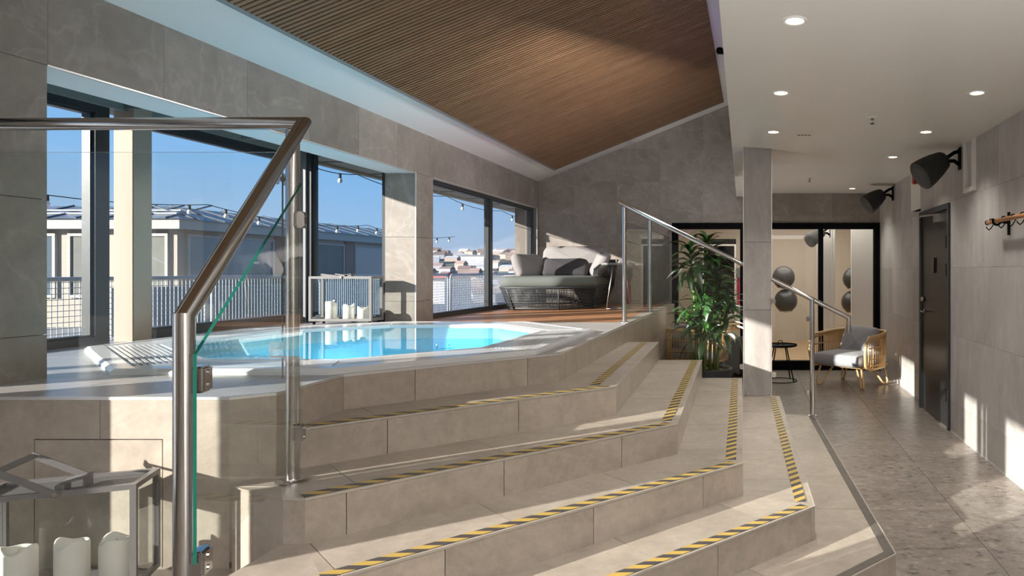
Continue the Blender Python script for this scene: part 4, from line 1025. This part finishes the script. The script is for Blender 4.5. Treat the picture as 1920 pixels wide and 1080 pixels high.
# ------------------------------------------------------------------ door in the right wall
b = MB(); fd = FY(XR+.012, -1)
for r_ in (rect(6.24, 6.29, 0, 2.07), rect(7.29, 7.34, 0, 2.07), rect(6.29, 7.29, 2.02, 2.07)): b.fprism(fd, r_, -.05, .032)
d1 = tag(b.build('door_1', 'frame_dark', None), kind='structure')
lf = MB().fprism(fd, rect(6.295, 7.285, .008, 2.015), -.03, .012).build('door_leaf', 'black_door', d1)
b = MB(); b.tube([(XR+.02, 7.19, 1.03), (XR-.035, 7.19, 1.03), (XR-.045, 7.15, 1.03), (XR-.045, 7.05, 1.03)], .009, 8); b.lathe([(.001, 0), (.026, 0), (.026, .008)], 14, (XR, 7.19, 1.03), Matrix.Rotation(-PI/2, 3, 'Y')); b.build('door_handle', 'chrome', lf, True)
b = MB(); b.lathe([(.001, 0), (.026, 0), (.026, .03), (.018, .034)], 14, (XR, 7.19, 1.155), Matrix.Rotation(-PI/2, 3, 'Y')); b.build('lock_cylinder', 'chrome', lf, True)
for z_ in (1.66, 1.40, .24):
    MB().tube([(XR-.006, 6.295, z_), (XR-.006, 6.295, z_+.12)], .010, 10).build('hinge', 'brushed_steel', lf, True)
    MB().box(XR-.008, XR+.002, 6.31, 6.37, z_, z_+.12).build('hinge_plate', 'black_metal', lf)
b = MB(); b.fprism(fd, rect(6.72, 6.80, 1.43, 1.58), .012, .018); sg = b.build('door_sign', 'black_metal', lf); sg['label'] = 'small black sign plate with a silver bar'
MB().fprism(fd, rect(6.785, 6.795, 1.45, 1.57), .018, .024).build('sign_bar', 'chrome', lf)
b = MB(); b.fprism(fd, rect(6.42, 6.62, 1.915, 1.985), .012, .07); b.build('door_closer', 'brushed_steel', lf)
b = MB(); b.tube([(XR-.03, 6.55, 1.99), (XR-.10, 6.95, 2.0), (XR-.03, 7.25, 2.01)], .008, 6); b.build('closer_arm', 'brushed_steel', lf)
# ------------------------------------------------------------------ coat rail
cr = thing('coat_rail', 'wooden rod coat rail with black metal hooks on the right wall', 'coat rail', (XR, 4.8, 1.79))
xr_ = 1.70; zr_ = 1.80
MB().tube([(xr_, 4.98, zr_), (xr_, 3.3, zr_)], .016, 14).build('rod', 'rod_wood', cr, True)
for yy in (4.80, 3.6):
    MB().box(XR-.012, XR, yy-.014, yy+.014, zr_-.10, zr_+.06).build('bracket_plate', 'black_metal', cr)
    pts = [(XR-.012, yy, zr_-.015)]+[(xr_+.0+.028*math.cos(a), yy, zr_+.026*math.sin(a)-.002) for a in [-.2-i*.45 for i in range(9)]]
    MB().tube(pts, .008, 8).build('bracket_arm', 'black_metal', cr, True)
MB().lathe([(.018, 0), (.020, .01), (.001, .014)], 14, (xr_, 4.98, zr_), Matrix.Rotation(-PI/2, 3, 'X')).build('end_cap', 'black_metal', cr, True)
for yy in (4.90, 4.66, 4.49, 4.33, 4.17, 4.0, 3.84):
    pts = [(xr_+.020*math.cos(a), yy, zr_+.020*math.sin(a)) for a in [2.6-i*.42 for i in range(9)]]+[(xr_-.004, yy, zr_-.045), (xr_-.02, yy, zr_-.058), (xr_-.036, yy, zr_-.045), (xr_-.038, yy, zr_-.034)]
    MB().tube(pts, .0038, 6).build('hook', 'black_metal', cr, True)
# ------------------------------------------------------------------ ceiling fittings
def downlight(x, y_, z_, label):
    t2 = thing('downlight', label, 'ceiling light', (x, y_, z_), 0, 'round recessed downlights in the white ceiling')
    MB().lathe([(.040, -.004), (.050, -.006), (.056, -.002), (.056, 0), (.040, 0), (.040, -.004)], 24, cap=False).build('trim_ring', 'trim_white', t2, 'auto', world=False)
    MB().lathe([(.001, -.003), (.036, -.003), (.040, -.001)], 24).build('diffuser', 'downlight_glow', t2, 'auto', world=False)
    l = bpy.data.lights.new('downlight_lamp', 'SPOT'); l.energy = 42; l.color = (1, .95, .87); l.spot_size = 2.0; l.spot_blend = .9; l.shadow_soft_size = .04
    lo = bpy.data.objects.new('downlight_lamp', l); C.objects.link(lo); lo.location = (x, y_, z_-.02)
DL = [(.178, 2.94, CEIL, 'recessed downlight nearest the camera, at the top of the white ceiling'), (.167, 4.13, CEIL, 'recessed downlight second from the camera in the left row'),
      (.156, 5.29, CEIL, 'recessed downlight above the pillar, last of the left row'), (1.344, 4.13, CEIL, 'recessed downlight nearest the camera in the right row'),
      (1.33, 5.29, CEIL, 'recessed downlight in the right row, left above the near speaker'), (1.31, 6.45, CEIL, 'recessed downlight between the two wall speakers, above the armchair'),
      (1.37, 9.5, FCEIL, 'small recessed downlight in the far lower ceiling by the second speaker')]
for a in DL: downlight(*a)
def sprinkler(x, y_, z_, label):
    t2 = thing('sprinkler', label, 'sprinkler', (x, y_, z_), 0)
    MB().lathe([(.035, 0), (.034, -.008), (.012, -.012), (.012, 0)], 18).build('escutcheon', 'trim_white', t2, 'auto', world=False)
    MB().lathe([(.001, -.045), (.008, -.045), (.009, -.01), (.001, -.01)], 10).build('nozzle', 'brushed_steel', t2, True, world=False)
    MB().lathe([(.016, -.048), (.016, -.045), (.001, -.044)], 12).build('deflector', 'frame_dark', t2, 'auto', world=False)
sprinkler(.83, 4.79, CEIL, 'fire sprinkler head in the middle of the near white ceiling')
sprinkler(.69, 8.43, FCEIL, 'fire sprinkler head in the far ceiling right of the pillar')
t_ = thing('ceiling_vent', 'row of tiny round air holes in the white ceiling right of the pillar', 'vent', (.4, 5.36, CEIL))
for i in range(4): MB().lathe([(.001, -.003), (.011, -.003), (.012, 0)], 10, (.36+i*.028, 5.42, CEIL)).build('air_hole', 'frame_dark', t_, True)
# ------------------------------------------------------------------ outside: terrace, fences, string lights
b = MB(); b.box(-26, -3.5, -6, 24, -12, .3); b.box(-10.0, -3.5, -6, 20, .3, .32); tag(b.build('terrace_floor', 'terrace', None), kind='structure')
def fence(loc, rz, L_, label, h=1.06):
    t2 = thing('mesh_fence', label, 'fence', loc, rz, 'white wire mesh fence panels on the terrace')
    b_ = MB(); rc = .10; pts = [(.0, 0, .02), (.0, 0, h-rc), (.03, 0, h-.03), (rc, 0, h), (L_-rc, 0, h), (L_-.03, 0, h-.03), (L_, 0, h-rc), (L_, 0, .02)]
    b_.tube(pts, .022, 8); b_.tube([(0, 0, .10), (L_, 0, .10)], .014, 6); b_.build('tube_frame', 'fence_white', t2, True, world=False)
    b_ = MB(); x = .05
    while x < L_-.03: b_.box(x-.0035, x+.0035, -.0035, .0035, .1, h-.01); x += .055
    z_ = .15
    while z_ < h-.02: b_.box(.01, L_-.01, -.003, .003, z_-.003, z_+.003); z_ += .055
    o = b_.build('wire_mesh', 'fence_white', t2, world=False); o['kind'] = 'stuff'
    return t2
fp = fence((-6.6, 4.0, .31), PI/2, 2.1, 'white wire mesh fence panel with rounded corners, first beyond the left window')
for i in range(1, 8):
    c = copy_tree(fp); c.location = (-6.6, 4.0+2.2*i, .31)
    c['label'] = '%s white wire mesh panel of the terrace fence row, counted from the left window' % ['', 'second', 'third', 'fourth', 'fifth', 'sixth', 'seventh', 'last'][i]
fp['label'] = 'first white wire mesh panel of the terrace fence row, nearest the left window'
c = copy_tree(fp); c.location = (-8.8, 4.3, .31); c.rotation_euler = (0, 0, math.radians(38)); c['label'] = 'white wire mesh fence panel set at an angle outside the left window'
def bulb_string(label, pts, sag, n_b, gname, skip=()):
    t2 = thing('string_lights', label, 'string lights', pts[0])
    path = []
    for i in range(len(pts)-1):
        p, q = Vector(pts[i]), Vector(pts[i+1])
        for k in range(12): f = k/12; path.append(p*(1-f)+q*f-V(0, 0, 4*sag*f*(1-f)))
    path.append(Vector(pts[-1]))
    MB().tube(path, .005, 5).build('cable', 'cable_black', t2, True)
    for i in range(n_b):
        g_ = (i+.5)/n_b*(len(path)-1); k = int(g_); p = path[k].lerp(path[min(k+1, len(path)-1)], g_-k)
        bb = MB().lathe([(.014, 0), (.016, -.05), (.012, -.055)], 10, p).build('bulb', 'cable_black', t2, True)
        MB().lathe([(.011, -.05), (.022, -.072), (.025, -.085), (.018, -.102), (.001, -.108)], 12, p).build('bulb_glass', 'bulb_glass', bb, True)
bulb_string('black string of clear bulbs hanging under the eave outside the windows', [(-4.75, 6.9, 2.66), (-4.72, 8.2, 2.60), (-4.72, 10.6, 2.60), (-4.72, 12.9, 2.58), (-4.7, 15.2, 2.6)], .07, 8, 'bulbs')
bulb_string('second string of bulbs stretched over the terrace above the white fence', [(-6.5, 5.0, 2.25), (-6.5, 8.2, 2.24), (-6.5, 11.6, 2.22), (-6.5, 15, 2.2)], .10, 18, 'bulbs')
# neighbouring building
nb_ = thing('terrace_building', 'low beige building with grey metal hipped roof beyond the terrace fence', 'building', (-15, 20, .3))
X1, Y0 = -11.7, 14.0; zE = 2.36
b = MB(); b.box(-26, X1-.1, Y0+.1, 23.4, .3, 2.42); b.build('wall', 'facade', nb_)
b = MB(); b.box(-26.4, X1+.15, Y0-.15, 23.6, 2.30, 2.50); b.build('fascia', 'facade_white', nb_)
b = MB(); b.add([(-26.4, Y0-.2, 2.5), (X1+.2, Y0-.2, 2.5), (X1+.2, 23.7, 2.5), (-26.4, 23.7, 2.5), (-26.4, Y0+1.0, 2.86), (X1-1.0, Y0+1.0, 2.86), (X1-1.0, 23.2, 2.86), (-26.4, 23.2, 2.86)],
      [(0, 1, 5, 4), (1, 2, 6, 5), (4, 5, 6, 7), (0, 3, 2, 1), (2, 3, 7, 6)]); b.build('roof', 'roof_metal', nb_)
for i in range(24):
    x = X1-.1-i*.6; MB().tube([(x, Y0-.2, 2.515), (x-.0, Y0+1.0, 2.875)], .018, 5).build('roof_seam', 'roof_metal', nb_)
for i in range(13):
    y_ = Y0+.3+i*.7; MB().tube([(X1+.2, y_, 2.515), (X1-1.0, y_, 2.875)], .018, 5).build('roof_seam', 'roof_metal', nb_)
for dz, dy in ((.14, .22), (.21, .32)):
    MB().tube([(-26, Y0+dy, 2.5+dz), (X1-.2, Y0+dy, 2.5+dz)], .022, 6).build('snow_rail', 'fence_white', nb_)
def fwin(fr, u0, u1, mat):
    b_ = MB(); frame_rect(b_, fr, u0, u1, .9, 2.22, .06, 0, .06); o = b_.build('window', 'facade_white', nb_)
    MB().fprism(fr, rect(u0+.06, u1-.06, .96, 2.16), 0, .03).build('pane', mat, o)
f1 = (V(0, Y0+.1, 0), V(1, 0, 0), V(0, 0, 1), V(0, -1, 0)); f2_ = (V(X1-.1, 0, 0), V(0, 1, 0), V(0, 0, 1), V(1, 0, 0))
x = -12.0; i = 0
for x0, x1, m_ in ((-12.65, -11.95, 'curtain'), (-14.0, -13.45, 'curtain'), (-14.7, -14.25, 'window_dark'), (-16, -14.9, 'curtain'), (-17.6, -16.4, 'window_dark'), (-19.4, -18, 'curtain')): fwin(f1, x0, x1, m_)
yy = Y0+.3
for i, w_ in enumerate((2.6, 2.4, 2.4)):
    fwin(f2_, yy, yy+w_, 'window_dark' if i % 2 == 0 else 'curtain')
    MB().fprism(f2_, rect(yy+w_+.05, yy+w_+.45, .3, 2.3), 0, .05).build('brown_pier', 'facade_brown', nb_); yy += w_+.5
b = MB(); b.box(-11.3, -11.2, 12.0, 23, .3, 1.15); tag(b.build('parapet', 'facade_white', None), 'low pale parapet wall in front of the neighbouring building', 'wall')
# far ground, hills, town
b = MB(); b.box(-900, 400, 40, 1500, -12.5, -12); b.box(-900, -26, -200, 1500, -12.5, -12); tag(b.build('ground', 'ground_far', None), kind='structure')
def hill(label, cx, cy_, w_, d_, h_, seed):
    rr = random.Random(seed); n = 40; vs = []; fs = []
    for j in range(9):
        for i in range(n+1):
            u_ = i/n; v_ = j/8; e = math.sin(PI*u_)**.5*math.sin(PI*min(1, v_))*(1+.10*math.sin(u_*17+seed)+.06*math.sin(u_*41+seed*3))
            vs.append((cx+(u_-.5)*w_, cy_+(v_-.5)*d_, -12+h_*e))
    fs = [(j*(n+1)+i, j*(n+1)+i+1, (j+1)*(n+1)+i+1, (j+1)*(n+1)+i) for j in range(8) for i in range(n)]
    o = MB().add(vs, fs).build('hill', 'hill_green', None, True); return tag(o, label, 'hill', kind='structure')
hill('long wooded hill on the horizon behind the town', -330, 850, 1100, 700, 37, 2)
hill('nearer dark hillside to the left beyond the beige building', -560, 420, 500, 160, 26, 5)
def house(loc, w_, d_, h_, m1, i, flat=False):
    kd = ('white' if m1 == 'house_white' else 'pinkish beige')+(' town house with white roof' if i % 3 == 0 else ' town house with brownish roof'); t2 = thing('town_house', 'small distant '+kd+' below the horizon', 'house', loc, R.uniform(-.5, .5), 'distant '+kd+'s')
    MB().box(-w_/2, w_/2, -d_/2, d_/2, 0, h_).build('walls', m1, t2, world=False)
    b_ = MB(); r_ = h_*.45 if not flat else .6
    b_.add([(-w_/2-.3, -d_/2-.3, h_), (w_/2+.3, -d_/2-.3, h_), (w_/2+.3, d_/2+.3, h_), (-w_/2-.3, d_/2+.3, h_), (-w_/2, 0, h_+r_), (w_/2, 0, h_+r_)], [(0, 1, 5, 4), (2, 3, 4, 5), (0, 4, 3), (1, 2, 5), (0, 3, 2, 1)])
    b_.build('roof', 'house_roof' if i % 3 else 'house_white', t2, world=False)
placed = [(-43, 98, 12), (-258, 640, 30)]
i = 0
for tr in range(1800):
    if i >= 130: break
    Y_ = 250+R.random()*520; k = R.uniform(-.50, -.29); X_ = k*Y_; w_ = R.uniform(8, 15); r_ = w_*.75
    if any(math.hypot(X_-a, Y_-c) < r_+d for a, c, d in placed): continue
    placed.append((X_, Y_, r_)); house((X_, Y_, -12+(36*math.sin(PI*(Y_-500)/700)*.93 if Y_ > 500 else 0)), w_, w_*.7, R.uniform(3.5, 6), R.choice(['house_pale', 'house_pale', 'house_white']), i); i += 1
t_ = thing('red_roof_hall', 'red roofed hall just below the terrace beyond the second window', 'building', (-43, 98, -12))
MB().box(-53, -42.6, 95, 104, -12, .5).build('walls', 'house_white', t_); b = MB(); b.box(-54, -42, 94, 105, .5, 1.05); b.build('roof', 'red_plastic', t_)
t_ = thing('warehouse', 'long pale warehouse with white front at the foot of the hill', 'building', (-258, 645, 8))
MB().box(-272, -244, 640, 655, 5, 15.5).build('walls', 'house_white', t_); MB().box(-273, -243, 639, 656, 15.5, 16.5).build('roof', 'roof_metal', t_)
